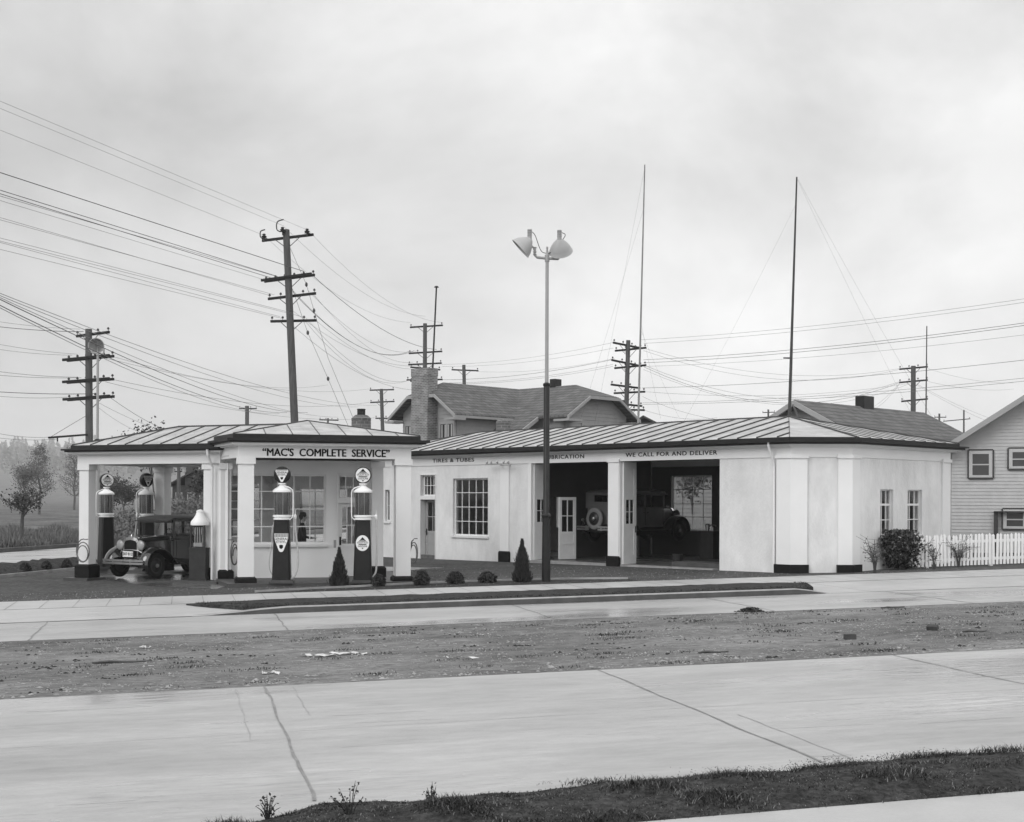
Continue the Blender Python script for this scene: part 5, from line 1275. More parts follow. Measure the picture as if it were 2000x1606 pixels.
for (ax, ay, bx, by, th) in ((862, 712, 1201, 668, .007), (862, 716, 1197, 680, .007), (862, 742, 1198, 702, .011), (862, 748, 1196, 712, .008), (862, 750, 1196, 716, .008), (932, 726, 1200, 700, .006)):
    wire((ax, ay, 92), (bx, by, 78), LX_, WIREL if th < .01 else WIRE, .3, th)
for (ax, ay, by, th) in ((1250, 664, 581, .008), (1256, 671, 588, .008), (1256, 703, 628, .011), (1256, 709, 633, .011), (1256, 716, 651, .007), (1253, 758, 700, .01), (1254, 787, 735, .009), (1254, 790, 741, .009)):
    wire((ax, ay, 78), (1979, by, 60), LX_, WIREL if th < .01 else WIRE, .5, th, .15)
LZ_ = 'overhead wire between the eight-armed pole and the three-armed pole'
for (ax, ay, bx, by, th, sg) in ((1256, 680, 1756, 720, .008, 1.0), (1256, 685, 1756, 722, .008, 1.2), (1256, 713, 1758, 745, .009, 1.6), (1257, 717, 1760, 746, .011, 1.8), (1256, 722, 1790, 744, .008, 1.9), (1255, 765, 1770, 750, .008, .5), (1254, 775, 1560, 812, .008, .9), (1254, 800, 1400, 816, .008, .3)):
    wire((ax, ay, 78), (bx, by, 90), LZ_, WIREL if th < .01 else WIRE, sg, th)
for (ax, ay, bx, by) in ((1811, 720, 1979, 748), (1811, 745, 1979, 760), (1790, 750, 1990, 835), (1790, 752, 1990, 845), (1756, 748, 1690, 801), (1756, 750, 1700, 802)):
    wire((ax, ay, 90), (bx, by, 110), 'thin wire fanning out from the three-armed pole at the right', WIREL, .3, .008)
GW_ = 'thin guy wire of an aerial pole'
for (ax, ay, aY, bx, by, bY) in ((1556, 350, 43, 1850, 866, 43), (1556, 352, 43, 1800, 850, 44), (1552, 400, 43, 1334, 826, 47), (1257, 326, 48, 1160, 832, 50), (1257, 400, 48, 1128, 836, 51), (1551, 470, 43, 1545, 810, 43.2), (1249, 620, 48, 1290, 818, 49), (1249, 640, 48, 1326, 816, 52)):
    wire((ax, ay, aY), (bx, by, bY), GW_, WIREL, .1, .0027)
for pts in ([(563, 480, 58), (597, 556, 58), (612, 607, 58), (640, 700, 59), (693, 826, 60)], [(568, 560, 58), (600, 650, 58), (640, 740, 59), (682, 838, 60)]):
    mb = MB(); mb.tube([at(*p) for p in pts], .008, 4)
    for p in pts[1:3]: c = at(*p); mb.lathe(c, [(.02, -.1), (.06, -.04), (.06, .04), (.02, .1)], 8)
    solo(mb, 'guy_wire', WIRE, 'guy wire with strain insulators slanting down right of the tallest pole', 'wire', WG)

# ============================================================ HOUSES
def siding(mb, poly_fn, z0, z1, step, y, fr=None, th=.03):
    """lapped boards on the plane y (local), outward +y; poly_fn(z)->(x0,x1)"""
    z = z0
    while z < z1:
        zt_ = min(z+step, z1); a0, a1 = poly_fn(z); b0, b1 = poly_fn(zt_)
        if a1-a0 > .02:
            mb.add([(a0, y+th, z), (a1, y+th, z), (b1, y+.004, zt_), (b0, y+.004, zt_), (a0, y, z), (a1, y, z)], [(0, 1, 2, 3)[::-1], (4, 5, 1, 0)[::-1]])
        z += step
def hwin(fr, x0, x1, z0, z1, y, parent, m=TRIM, cas=.12, curtain=True, dark=False, mull=1):
    f = MB(fr); f.box(x0-cas, x1+cas, y, y+.06, z1, z1+cas); f.box(x0-cas, x1+cas, y, y+.07, z0-cas*.7, z0); f.box(x0-cas, x0, y, y+.06, z0, z1); f.box(x1, x1+cas, y, y+.06, z0, z1)
    for k in range(1, mull+1):
        xx = x0+(x1-x0)*k/(mull+1)
        if mull: f.box(xx-.05, xx+.05, y, y+.055, z0, z1)
    if dark: f.box(x0, x1, y, y+.05, (z0+z1)/2-.02, (z0+z1)/2+.02)
    o = f.build('window', m, parent); MB(fr).box(x0, x1, y+.034, y+.038, z0, z1).build('pane', GLASSD, o)
    if curtain:
        c = MB(fr); n = mull+1; w_ = (x1-x0)/n
        for k in range(n): c.box(x0+w_*k+.07, x0+w_*k+w_*.36, y+.04, y+.045, z0+.05, z1-.03); c.box(x0+w_*k+w_*.68, x0+w_*(k+1)-.07, y+.04, y+.045, z0+.05, z1-.03)
        c.build('curtain', CURTAIN, o)
    return o
# House A : shingled cross-gabled house behind the garage
U1 = Vector((.7, .714)); HA = Vector((-4.5, 70.8))
ha = thing('shingled_house', 'two-storey shingled house with clipped gables and tall brick chimney behind the garage', 'house', (HA.x, HA.y, G(HA.x, HA.y)), math.atan2(U1.y, U1.x))
AF = Matrix.Translation((HA.x, HA.y, 0)) @ Matrix.Rotation(math.atan2(U1.y, U1.x), 4, 'Z')   # +x along ridge 1 away, +y to the left-back; -y towards the right gable
zE, zC, zR = CZ+4.7, CZ+5.62, CZ+6.38
hw1 = 2.15
m = MB(AF)
# gable end wall facing the camera-left (x=0 plane, outward -x)
GF1 = AF @ Matrix(((0, -1, 0, 0), (1, 0, 0, 0), (0, 0, 1, 0), (0, 0, 0, 1)))     # x' = y , y' = -x outward
def gfn(hw, zc=zC, zr_=zR): return lambda z: (-hw, hw) if z < zE+.05 else (-(hw)*(zR-z)/(zR-zE)*1.0, hw*(zR-z)/(zR-zE))
m = MB(GF1); m.prism([(-hw1, -.3), (hw1, -.3), (hw1, -.02), (-hw1, -.02)], 0, zE); siding(m, gfn(hw1), 2, zC, .2, 0); m.build('wall', SIDING, ha)
SF1 = AF @ Matrix(((-1, 0, 0, 0), (0, -1, 0, 0), (0, 0, 1, 0), (0, 0, 0, 1)))     # outward -y side
m = MB(SF1); m.box(-7.2, -.02, hw1-.2, hw1-.02, 0, zE); siding(m, lambda z: (-7.2, 0), 2, zE, .2, hw1); m.build('wall', SIDING, ha)
MB(AF).box(.3, 12, -hw1+.3, hw1-.1, 0, zE-.05).build('wall', SIDING, ha)
wo = hw1+.55; ox = .6; zEo = zE-.22; wc = wo*(zR-zC)/(zR-zEo); xr = 1.0
X2 = 7.0; hw2 = 2.55; wo2 = hw2+.5; YG = -5.9       # second body: axis at x=X2, gable at y=YG
def slabs(fr, polys, name='roof', m_=SHINGLE, th=.14, parent=None):
    m = MB(fr)
    for p in polys: m.slab(p, th)
    return m.build(name, m_, parent)
slabs(AF, [[(-ox, -wo, zEo), (X2-2.0, -wo, zEo), (X2, 0, zR), (xr, 0, zR), (-ox, -wc, zC)], [(-ox, wo, zEo), (-ox, wc, zC), (xr, 0, zR), (X2+5, 0, zR), (X2+5, wo, zEo)], [(-ox, wc, zC), (-ox, -wc, zC), (xr, 0, zR)],
           [(X2, 0, zR), (X2+wo2, -wo, zEo), (X2+5, -wo, zEo), (X2+5, 0, zR)]], parent=ha)
yr = YG+1.5; yo = YG-.6; wc2 = wo2*(zR-zC)/(zR-zEo)
slabs(AF, [[(X2, 0, zR), (X2-wo2-1.9, -1.2, zEo-1.15), (X2-wo2-1.9, -4.3, zEo-1.15), (X2-wo2, -4.3, zEo), (X2-wo2, yo, zEo), (X2-wc2, yo, zC), (X2, yr, zR)],
           [(X2, 0, zR), (X2, yr, zR), (X2+wc2, yo, zC), (X2+wo2, yo, zEo), (X2+wo2, 0, zEo)], [(X2-wc2, yo, zC), (X2+wc2, yo, zC), (X2, yr, zR)]], parent=ha)
GF2 = AF @ Matrix(((-1, 0, 0, X2), (0, -1, 0, 0), (0, 0, 1, 0), (0, 0, 0, 1)))    # x' = -(x-X2), y' = -y : outward
GF2 = AF @ Matrix.Translation((X2, YG, 0)) @ Matrix.Rotation(math.pi, 4, 'Z')
m = MB(GF2); m.box(-hw2, hw2, -.3, -.02, 0, zE); siding(m, gfn(hw2), 2, zC, .2, 0); m.build('wall', SIDING, ha)
# left side wall of body 2
m = MB(AF); m.box(X2-hw2, X2-hw2+.2, YG+.02, -hw1, 0, zE)
z = 2
while z < zE: m.add([(X2-hw2-.03, YG, z), (X2-hw2-.03, -hw1, z), (X2-hw2-.004, -hw1, z+.2), (X2-hw2-.004, YG, z+.2)], [(0, 1, 2, 3)]); z += .2
m.build('wall', SIDING, ha)
# verge boards and eave gutters
def board(fr, a, b, h, th, parent, nm='bargeboard', m_=TRIM):
    a = Vector(a); b = Vector(b); d = (b-a).normalized(); n_ = Vector((0, 0, 1)).cross(d); n_ = n_.normalized() if n_.length > .01 else Vector((1, 0, 0)); v = Vector((0, 0, h))
    m = MB(fr); p = [a-n_*th, a+n_*th, b+n_*th, b-n_*th]; m.add(p+[q-v for q in p], [(0, 1, 2, 3), (7, 6, 5, 4), (0, 4, 5, 1), (1, 5, 6, 2), (2, 6, 7, 3), (3, 7, 4, 0)]); return m.build(nm, m_, parent)
e = .04
for a, b in (((-ox-e, -wo, zEo-.03), (-ox-e, -wc, zC-.03)), ((-ox-e, -wc, zC-.03), (-ox-e, wc, zC-.03)), ((-ox-e, wc, zC-.03), (-ox-e, wo, zEo-.03))): board(AF, a, b, .17, .04, ha)
for a, b in (((X2-wo2, yo-e, zEo-.03), (X2-wc2, yo-e, zC-.03)), ((X2-wc2, yo-e, zC-.03), (X2+wc2, yo-e, zC-.03)), ((X2+wc2, yo-e, zC-.03), (X2+wo2, yo-e, zEo-.03))): board(AF, a, b, .17, .04, ha)
board(AF, (X2-wo2-1.9, -4.36, zEo-1.17), (X2-wo2, -4.36, zEo-.03), .22, .05, ha)
MB(AF).box(-ox-.1, X2-2.5, -wo-.05, -wo+.08, zEo-.2, zEo-.08).build('gutter', TRIM, ha)
for bx4 in ((-ox-.2, .1, -wo-.08, -hw1+.1), (-ox-.2, .1, hw1-.1, wo+.08), (X2-wo2-.1, X2-hw2+.5, yo-.2, YG+.3), (X2+hw2-.5, X2+wo2+.1, yo-.2, YG+.3)): MB(AF).box(*bx4, zEo-.32, zEo-.2).build('eave_return', TRIM, ha)
hwin(GF1, -1.95, -.95, 4.6, CZ+4.0, 0, ha); hwin(GF1, .95, 1.9, 4.6, CZ+4.0, 0, ha)
hwin(GF2, -1.15, 1.15, 4.6, CZ+4.0, 0, ha, dark=True, curtain=False)
m = MB(GF1); m.box(-.68, .62, .02, .75, 0, CZ+6.6); m.box(-.7, .64, .0, .77, CZ+6.6, CZ+7.02); m.build('chimney', brickmat('chimney_brick2', .2, .11, .3, .26, .09, .014), ha)
MB(AF).box(X2-.1, X2+.45, -2.9, -2.5, zR-.6, zR+.42).build('chimney', BLACK, ha)
# small dark house behind, right of A
q = at(1222, 850, 95)
hd = thing('dark_house', 'dark low roof with a dark stack between the shingled house and garage roof', 'house', (q.x+1, 95, G(q.x, 95)), 0)
f = WM[hd].copy(); f[2][3] = 0
m = MB(f); m.box(-.8, 2.6, .2, 5, 0, CZ+4.6); m.build('wall', SIDING2, hd)
slabs(f, [[(-1.5, -.5, CZ+4.7), (.2, -.5, CZ+6.1), (.2, 6, CZ+6.1), (-1.5, 6, CZ+4.7)], [(.2, -.5, CZ+6.1), (2.6, -.5, CZ+4.9), (2.6, 6, CZ+4.9), (.2, 6, CZ+6.1)]], parent=hd, m_=DTRIM)
MB(f).box(-1.6, -.85, -.5, .4, 0, CZ+7.2).build('chimney', LOWP, hd)
# House B : long low roof behind the right part of the garage
hb_ = thing('low_house', 'long low shingled house with a wide square chimney behind the garage corner', 'house', (10.8, 50, G(10.8, 50)), math.atan2(.7, .72))
BF = Matrix.Translation((10.8, 50, 0)) @ Matrix.Rotation(math.atan2(.7, .72), 4, 'Z')
zRB = CZ+3.84; wB = 4.2; sl = .52; LBh = 10.0
slabs(BF, [[(0, -wB, zRB-wB*sl), (LBh, -wB, zRB-wB*sl), (LBh, 0, zRB), (0, 0, zRB)], [(0, 0, zRB), (LBh, 0, zRB), (LBh, wB, zRB-wB*sl), (0, wB, zRB-wB*sl)]], parent=hb_, th=.16)
GB = BF @ Matrix(((0, -1, 0, .6), (1, 0, 0, 0), (0, 0, 1, 0), (0, 0, 0, 1)))
def gb(z): k = max(0, min(3.6, (zRB-.15-z)/sl)); return (-k, k)
m = MB(GB); siding(m, gb, 1, zRB-.2, .18, 0); m.build('wall', SIDING2, hb_)
m = MB(BF); m.box(.7, LBh-.5, -3.6, 3.6, 0, zRB-3.6*sl-.2); m.build('wall', SIDING2, hb_)
for s_ in (-1, 1): board(BF, (-.04, 0, zRB-.02), (-.04, s_*wB, zRB-wB*sl-.02), .2, .05, hb_)
m = MB(BF); m.tube([(-.1, 0, zRB-.15), (.5, -.0, zRB-.9)], .05, 6); m.tube([(-.05, -1.3, zRB-.85), (.6, -1.3, zRB-1.4)], .05, 6); m.build('gable_bracket', TRIM, hb_)
m = MB(BF); m.box(4.7, 5.45, -.22, .2, zRB-.6, zRB+.42); m.build('chimney', BLACK, hb_)
# House C : sided gable at the right edge
qC = at(1858, 1040, 45); hc = thing('sided_house', 'clapboard house with sloping gable verge at the right edge, behind the picket fence', 'house', (qC.x, 45, G(qC.x, 45)), R(-18))
CF = Matrix.Translation((qC.x, 45, 0)) @ Matrix.Rotation(R(-18), 4, 'Z')
CO = CF @ Matrix(((-1, 0, 0, 0), (0, -1, 0, 0), (0, 0, 1, 0), (0, 0, 0, 1)))       # outward towards the camera; x' = -x
zEc = at(1858, 868, 45).z; slc = .66; Wc = 8.0
def gc(z):
    lo = 0 if z < zEc else (z-zEc)/slc; hi = Wc if z < zEc else Wc-(z-zEc)/slc
    return (-hi, -lo)
m = MB(CO); siding(m, gc, 0, zEc+Wc/2*slc-.05, .118, 0, th=.022); m.build('wall', SIDING2, hc)
MB(CF).box(.02, Wc, .03, 9, -.2, zEc-.05).build('wall', SIDING2, hc)
zz = lambda x: zEc+x*slc+.1
slabs(CF, [[(-.45, -.55, zz(-.45)), (Wc/2, -.55, zz(Wc/2)), (Wc/2, 9, zz(Wc/2)), (-.45, 9, zz(-.45))], [(Wc/2, -.55, zz(Wc/2)), (Wc+.45, -.55, zz(-.45)), (Wc+.45, 9, zz(-.45)), (Wc/2, 9, zz(Wc/2))]], parent=hc, th=.12)
board(CF, (-.47, -.58, zz(-.45)-.01), (Wc/2, -.58, zz(Wc/2)-.01), .2, .035, hc); board(CF, (Wc/2, -.58, zz(Wc/2)-.01), (Wc+.47, -.58, zz(-.45)-.01), .2, .035, hc)
MB(CF).box(-.5, .15, -.5, 0, zEc-.28, zEc-.18).build('eave_return', TRIM, hc)
def cx(px): k = (px-1000)/F; o = CO @ Vector((0, 0, 0)); d = CF.to_3x3() @ Vector((1, 0, 0)); return -((k*o.y-o.x)/(d.x-k*d.y))
def cz(py, px=1915): return at(px, py, 45.2).z
def cwin(a, b, t_, bb):
    x0, x1 = cx(b), cx(a); o = hwin(CO, x0, x1, cz(bb), cz(t_), .02, hc, SIGNW if 0 else mat('pale_casing', .42, .6, .05, 4), .11, False, True, 0)
    f_ = MB(CO); x0 -= .13; x1 += .13; z0 = cz(bb)-.1; z1 = cz(t_)+.13
    f_.box(x0, x1, .03, .075, z1, z1+.035); f_.box(x0, x1, .03, .075, z0-.035, z0); f_.box(x0-.035, x0, .03, .075, z0, z1); f_.box(x1, x1+.035, .03, .075, z0, z1); f_.build('outline', DTRIM, o)
    MB(CO).box(x0+.25, x1-.25, .034, .038, z0+.4, z0+.42).build('blind', CURTAIN, o)
cwin(1899, 1931, 888, 929); cwin(1977, 2010, 885, 912); cwin(1966, 1998, 1001, 1027)
MB(CO).box(cx(1949), cx(1941), .03, .2, .2, cz(1000)).build('post', DTRIM, hc)
MB(CO).box(cx(2010), cx(1941), .03, .3, cz(1000), cz(998)).build('hood', DTRIM, hc)

# far house seen through the left canopy
q = at(380, 985, 130); fh = thing('distant_house', 'blurred dark house with a square stack seen through the left canopy', 'house', (q.x, 130, G(q.x, 130)), R(-20)); f = WM[fh]
m = MB(f); m.box(-2.6, 3.2, 0, 6, -1, 3.6); m.box(-.9, 1.9, -.3, 5, 3.6, 4.9); m.build('wall', LOWP, fh)
slabs(f, [[(-3, -.6, 3.6), (.5, -.6, 5.2), (.5, 6.5, 5.2), (-3, 6.5, 3.6)], [(.5, -.6, 5.2), (3.8, -.6, 3.5), (3.8, 6.5, 3.5), (.5, 6.5, 5.2)]], parent=fh, m_=DTRIM)
for xx in (-1.9, -.5, .9, 2.2): hwin(f @ Matrix.Rotation(math.pi, 4, 'Z'), -xx-.4, -xx+.2, 1.4, 2.8, .02, fh, TRIM, .1, False, False, 0)
MB(f).box(-1.7, -.9, 1, 2, 3, 5.9).build('chimney', DTRIM, fh)
fh2 = thing('distant_house', 'smaller far house block left of the stack, through the left canopy', 'house', (at(360, 985, 140).x, 140, 0), 0); f = WM[fh2]
MB(f).box(-.9, .9, 0, 5, -1, 3.3).build('wall', LOWP, fh2); slabs(f, [[(-1.1, -.2, 3.3), (1.1, -.2, 3.3), (1.1, 5.2, 3.4), (-1.1, 5.2, 3.4)]], parent=fh2, m_=DTRIM)

# ============================================================ FENCE
fn = thing('picket_fence', 'white picket fence running from the garage wall to the right edge', 'fence', (11.3, 36.35, G(11.3, 36.35)), 0)
fa, fb = Vector((11.3, 36.35)), Vector((18.5, 38.95)); fd = (fb-fa).normalized(); L_ = (fb-fa).length; fan = math.atan2(fd.y, fd.x)
FF = Matrix.Translation((fa.x, fa.y, 0)) @ Matrix.Rotation(fan, 4, 'Z')
def fg(x): p = FF @ Vector((x, 0, 0)); return G(p.x, p.y)
i = 0; x_ = 0
while x_ < L_ and i < 95:
    m = MB(FF @ Matrix.Translation((x_, 0, fg(x_))) @ Matrix.Rotation(random.uniform(-.035, .035), 4, 'Y')); h = .93+random.uniform(-.025, .025)
    m.prism([(0, -.012), (.075, -.012), (.075, .006), (0, .006)], .05, h-.04); m.add([(0, -.012, h-.04), (.075, -.012, h-.04), (.075, .006, h-.04), (0, .006, h-.04), (.037, -.012, h), (.037, .006, h)], [(0, 1, 4), (2, 3, 5), (1, 2, 5, 4), (3, 0, 4, 5)])
    m.build('picket', WHITE, fn); x_ += .125 if i % 2 == 0 else .13; i += 1
for z_ in (.18, .68):
    m = MB(FF); m.add([(0, .01, fg(0)+z_), (L_, .01, fg(L_)+z_), (L_, .05, fg(L_)+z_), (0, .05, fg(0)+z_), (0, .01, fg(0)+z_+.08), (L_, .01, fg(L_)+z_+.08), (L_, .05, fg(L_)+z_+.08), (0, .05, fg(0)+z_+.08)],
          [(0, 3, 2, 1), (4, 5, 6, 7), (0, 1, 5, 4), (1, 2, 6, 5), (2, 3, 7, 6), (3, 0, 4, 7)]); m.build('rail', WHITE, fn)
for k in range(4):
    xx = .3+k*2.2; MB(FF).box(xx, xx+.09, .02, .11, fg(xx)-.1, fg(xx)+.88).build('post', WHITE, fn)

# ============================================================ PLANTS
def leafquad(m, c, s, rnd, flat=0):
    a = Vector((rnd.gauss(0, 1), rnd.gauss(0, 1), rnd.gauss(0, 1)*(1-flat))).normalized(); b = a.orthogonal().normalized(); b = Matrix.Rotation(rnd.uniform(0, 6.28), 3, a) @ b; cc_ = a.cross(b)
    m.v += [c-b*s*.6, c+cc_*s*.35, c+b*s*.6, c-cc_*s*.35]; o = len(m.v)-4; m.f.append((o, o+1, o+2, o+3)); m.m.append(m.mi)
def tree(name, label, x, y, H, spread, seed, leaves=1200, lsz=.12, lm=LEAFD, trunk_h=.3, r0=.12, group='bare trees in the mist', levels=4, cone=False, cat='tree', up=.75, leafspread=.1, nk=4):
    rnd = random.Random(seed); g = G(x, y); t = thing(name, label, cat, (x, y, g), 0, group)
    m = MB(); tips = []
    def grow(p, d, L, r, lv):
        pts = [p]; q = p.copy(); dd = d.copy(); n = 4
        for k in range(n):
            dd = (dd+Vector((rnd.gauss(0, .12), rnd.gauss(0, .12), rnd.gauss(.03, .08)))).normalized(); q = q+dd*(L/n); pts.append(q.copy())
        m.tube(pts, [r*(1-.5*k/n) for k in range(n+1)], 5 if lv < 2 else 3, cap=False)
        if lv >= levels-2: tips.extend(pts[1:])
        if lv < levels-1:
            for k in range(nk if lv else nk+2):
                kk = rnd.uniform(.3, 1); idx = min(n, int(kk*n)+1); base = pts[idx]
                az = rnd.uniform(0, 6.28); sp = rnd.uniform(.5, 1.0)*(1.0 if lv else .9)
                nd = (dd*up+Vector((math.cos(az), math.sin(az), rnd.uniform(-.15, .35)))*sp).normalized(); grow(base, nd, L*rnd.uniform(.5, .72), r*.5, lv+1)
    base = Vector((x, y, g-.1))
    if cone:
        n = 14; pts = [base+Vector((rnd.gauss(0, .03)*k, rnd.gauss(0, .03)*k, H*k/n)) for k in range(n+1)]; m.tube(pts, [r0*(1-.9*k/n) for k in range(n+1)], 6, cap=False)
        for k in range(3, n):
            for j in range(nk+2):
                az = rnd.uniform(0, 6.28); L = spread*(1-(k/n)**1.3)*rnd.uniform(.6, 1.1)+.2; grow(pts[k], Vector((math.cos(az), math.sin(az), .55)).normalized(), L, r0*.3*(1-k/n)+.01, levels-2)
    else:
        m.tube([base, base+Vector((0, 0, H*trunk_h))], [r0*1.2, r0], 8, cap=False); grow(base+Vector((0, 0, H*trunk_h)), Vector((rnd.gauss(0, .05), rnd.gauss(0, .05), 1)).normalized(), H*.42, r0*.9, 0)
        # fit height
        zs = max(p.z for p in tips)-base.z; k = H/zs; ww = max(max(abs(p.x-x) for p in tips), .1); kx = spread/ww
        f_ = lambda p: Vector((x+(p.x-x)*kx, y+(p.y-y)*kx, base.z+(p.z-base.z)*k))
        m.v = [f_(p) for p in m.v]; tips = [f_(p) for p in tips]
    m.build('trunk', BARK, t)
    c = MB()
    for k in range(leaves):
        p = rnd.choice(tips)+Vector((rnd.gauss(0, leafspread), rnd.gauss(0, leafspread), rnd.gauss(0, leafspread))); leafquad(c, p, lsz*rnd.uniform(.5, 1.3), rnd)
    c.build('crown', lm, t); return t
def tt(px, ybase, ytop, Y, name, label, wpx, seed, **k):
    a, b = at(px, ybase, Y), at(px, ytop, Y); return tree(name, label, a.x, Y, b.z-G(a.x, Y), wpx*Y/F/2, seed, **k)
tt(42, 1060, 955, 70, 'small_tree', 'small leafy tree nearest the street at the left edge', 90, 1, leaves=700, lsz=.13, trunk_h=.3, r0=.09, leafspread=.15)
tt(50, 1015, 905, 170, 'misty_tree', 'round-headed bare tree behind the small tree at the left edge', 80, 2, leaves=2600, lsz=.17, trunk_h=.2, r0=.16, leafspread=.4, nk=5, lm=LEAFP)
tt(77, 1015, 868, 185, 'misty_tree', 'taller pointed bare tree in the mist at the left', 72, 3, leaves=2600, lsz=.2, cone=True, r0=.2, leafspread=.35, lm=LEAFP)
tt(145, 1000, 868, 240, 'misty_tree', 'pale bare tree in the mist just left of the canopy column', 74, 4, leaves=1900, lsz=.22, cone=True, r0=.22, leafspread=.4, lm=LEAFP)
tt(305, 1010, 826, 64, 'leafy_tree', 'open-leaved tree seen through and above the left canopy', 88, 5, leaves=2600, lsz=.13, trunk_h=.3, r0=.1, leafspread=.3)
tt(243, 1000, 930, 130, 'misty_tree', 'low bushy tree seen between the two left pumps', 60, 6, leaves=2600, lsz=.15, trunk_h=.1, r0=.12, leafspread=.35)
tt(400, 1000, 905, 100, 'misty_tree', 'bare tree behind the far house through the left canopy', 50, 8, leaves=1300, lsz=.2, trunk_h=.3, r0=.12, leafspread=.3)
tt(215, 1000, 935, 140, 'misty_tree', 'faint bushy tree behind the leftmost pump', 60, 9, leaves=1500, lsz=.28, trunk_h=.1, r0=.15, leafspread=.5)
tt(1352, 1020, 905, 56, 'garden_tree', 'bare branching tree seen through the rear window of the garage', 70, 11, leaves=900, lsz=.12, trunk_h=.25, r0=.13, lm=LEAFM, leafspread=.25)
tt(1378, 1020, 915, 62, 'garden_tree', 'second bare tree right of the first in the rear garage window', 70, 12, leaves=900, lsz=.14, trunk_h=.2, r0=.1, lm=LEAFP, leafspread=.3)
# back-garden fence beyond the rear window
bf = thing('garden_fence', 'pale plank fence seen low through the rear window of the garage', 'fence', (8.3, 52, G(8.3, 52)), R(10))
for k in range(40): MB(WM[bf]).box(-3+k*.2, -3+k*.2+.13, 0, .02, 0, 1.3+random.uniform(-.03, .03)).build('picket', TRIM, bf)
MB(WM[bf]).box(-3, 5, .025, .06, .9, 1.0).build('rail', TRIM, bf)
gh = thing('garden_house', 'pale clapboard wall beyond the fence in the rear garage window', 'house', (9.3, 60, G(9, 60)), R(12)); f = WM[gh]
m = MB(f); m.box(-3, 4, 0, 4, -.2, 3.4); fo = f @ Matrix.Rotation(math.pi, 4, 'Z'); m2_ = MB(fo); siding(m2_, lambda z: (-4, 3), 0, 3.4, .18, .01); m.v += m2_.v; o_ = len(m.v)-len(m2_.v); m.f += [tuple(i+o_ for i in q_) for q_ in m2_.f]; m.m += m2_.m
m.build('wall', TRIM, gh); slabs(f, [[(-3.4, -.4, 3.3), (4.4, -.4, 3.3), (4.4, 2, 4.2), (-3.4, 2, 4.2)], [(-3.4, 2, 4.2), (4.4, 2, 4.2), (4.4, 4.4, 3.3), (-3.4, 4.4, 3.3)]], parent=gh)
# distant woods on the hillside
wd = MB(); rnd = random.Random(21)
for k in range(520):
    px = rnd.uniform(-160, 520); Y = rnd.uniform(1400, 2550); p = at(px, 900, Y); x0 = p.x
    zb = G(x0, Y)+hill_h(x0, Y)-1
    h = rnd.uniform(10, 30); w_ = h*rnd.uniform(.12, .24)
    for j in range(60):
        kz = rnd.uniform(.1, 1); rr = w_*(1-kz)**.8+.1; a_ = rnd.uniform(0, 6.28); leafquad(wd, Vector((x0+rr*math.cos(a_), Y+rr*math.sin(a_), zb+h*kz)), 4.4*rnd.uniform(.5, 1.2), rnd)
    wd.add([(x0-.3, Y, zb), (x0+.3, Y, zb), (x0, Y, zb+h)], [(0, 1, 2)])
o = wd.build('woods', LEAFP); tag(o, 'misty wooded hillside far beyond the field at the left', 'woods', kind='stuff')  # paler leaf stands in for some of the haze
# rough hedge and undergrowth beyond the cross street
def blade(m, x, y, z, h, rnd, wd_=.004):
    a = rnd.uniform(0, 6.28); lean = rnd.uniform(.1, .9)*h; dx, dy = math.cos(a), math.sin(a); px_, py_ = -dy*wd_, dx*wd_
    m.v += [Vector((x-px_, y-py_, z)), Vector((x+px_, y+py_, z)), Vector((x+dx*lean, y+dy*lean, z+h))]; o = len(m.v)-3; m.f.append((o, o+1, o+2)); m.m.append(0)
un = MB(); rnd = random.Random(22)
for k in range(30000):
    px = rnd.uniform(-100, 440); Y = 63+30*rnd.random()**1.5; p = at(px, 1000, Y); blade(un, p.x, Y, G(p.x, Y)-.05, .15+.45*rnd.random()**2*(1+math.sin(px*.07)*.5), rnd, .03)
for k in range(15000):
    px = rnd.choice((rnd.uniform(195, 440), rnd.uniform(335, 440))); Y = 64+40*rnd.random()**1.7; p = at(px, 1000, Y)
    bump_ = .5+.5*math.sin(px*.13)*math.sin(Y*.4+px*.05); h = (.25 if px < 200 else 1.0+bump_*.8)*(1.5 if px > 335 else 1)*rnd.uniform(.0, 1)
    leafquad(un, Vector((p.x, Y, G(p.x, Y)+h)), .15*rnd.uniform(.5, 1.2), rnd)
tag(un.build('undergrowth', LEAFM), 'rough low undergrowth on the field beyond the cross street', 'undergrowth', kind='stuff')
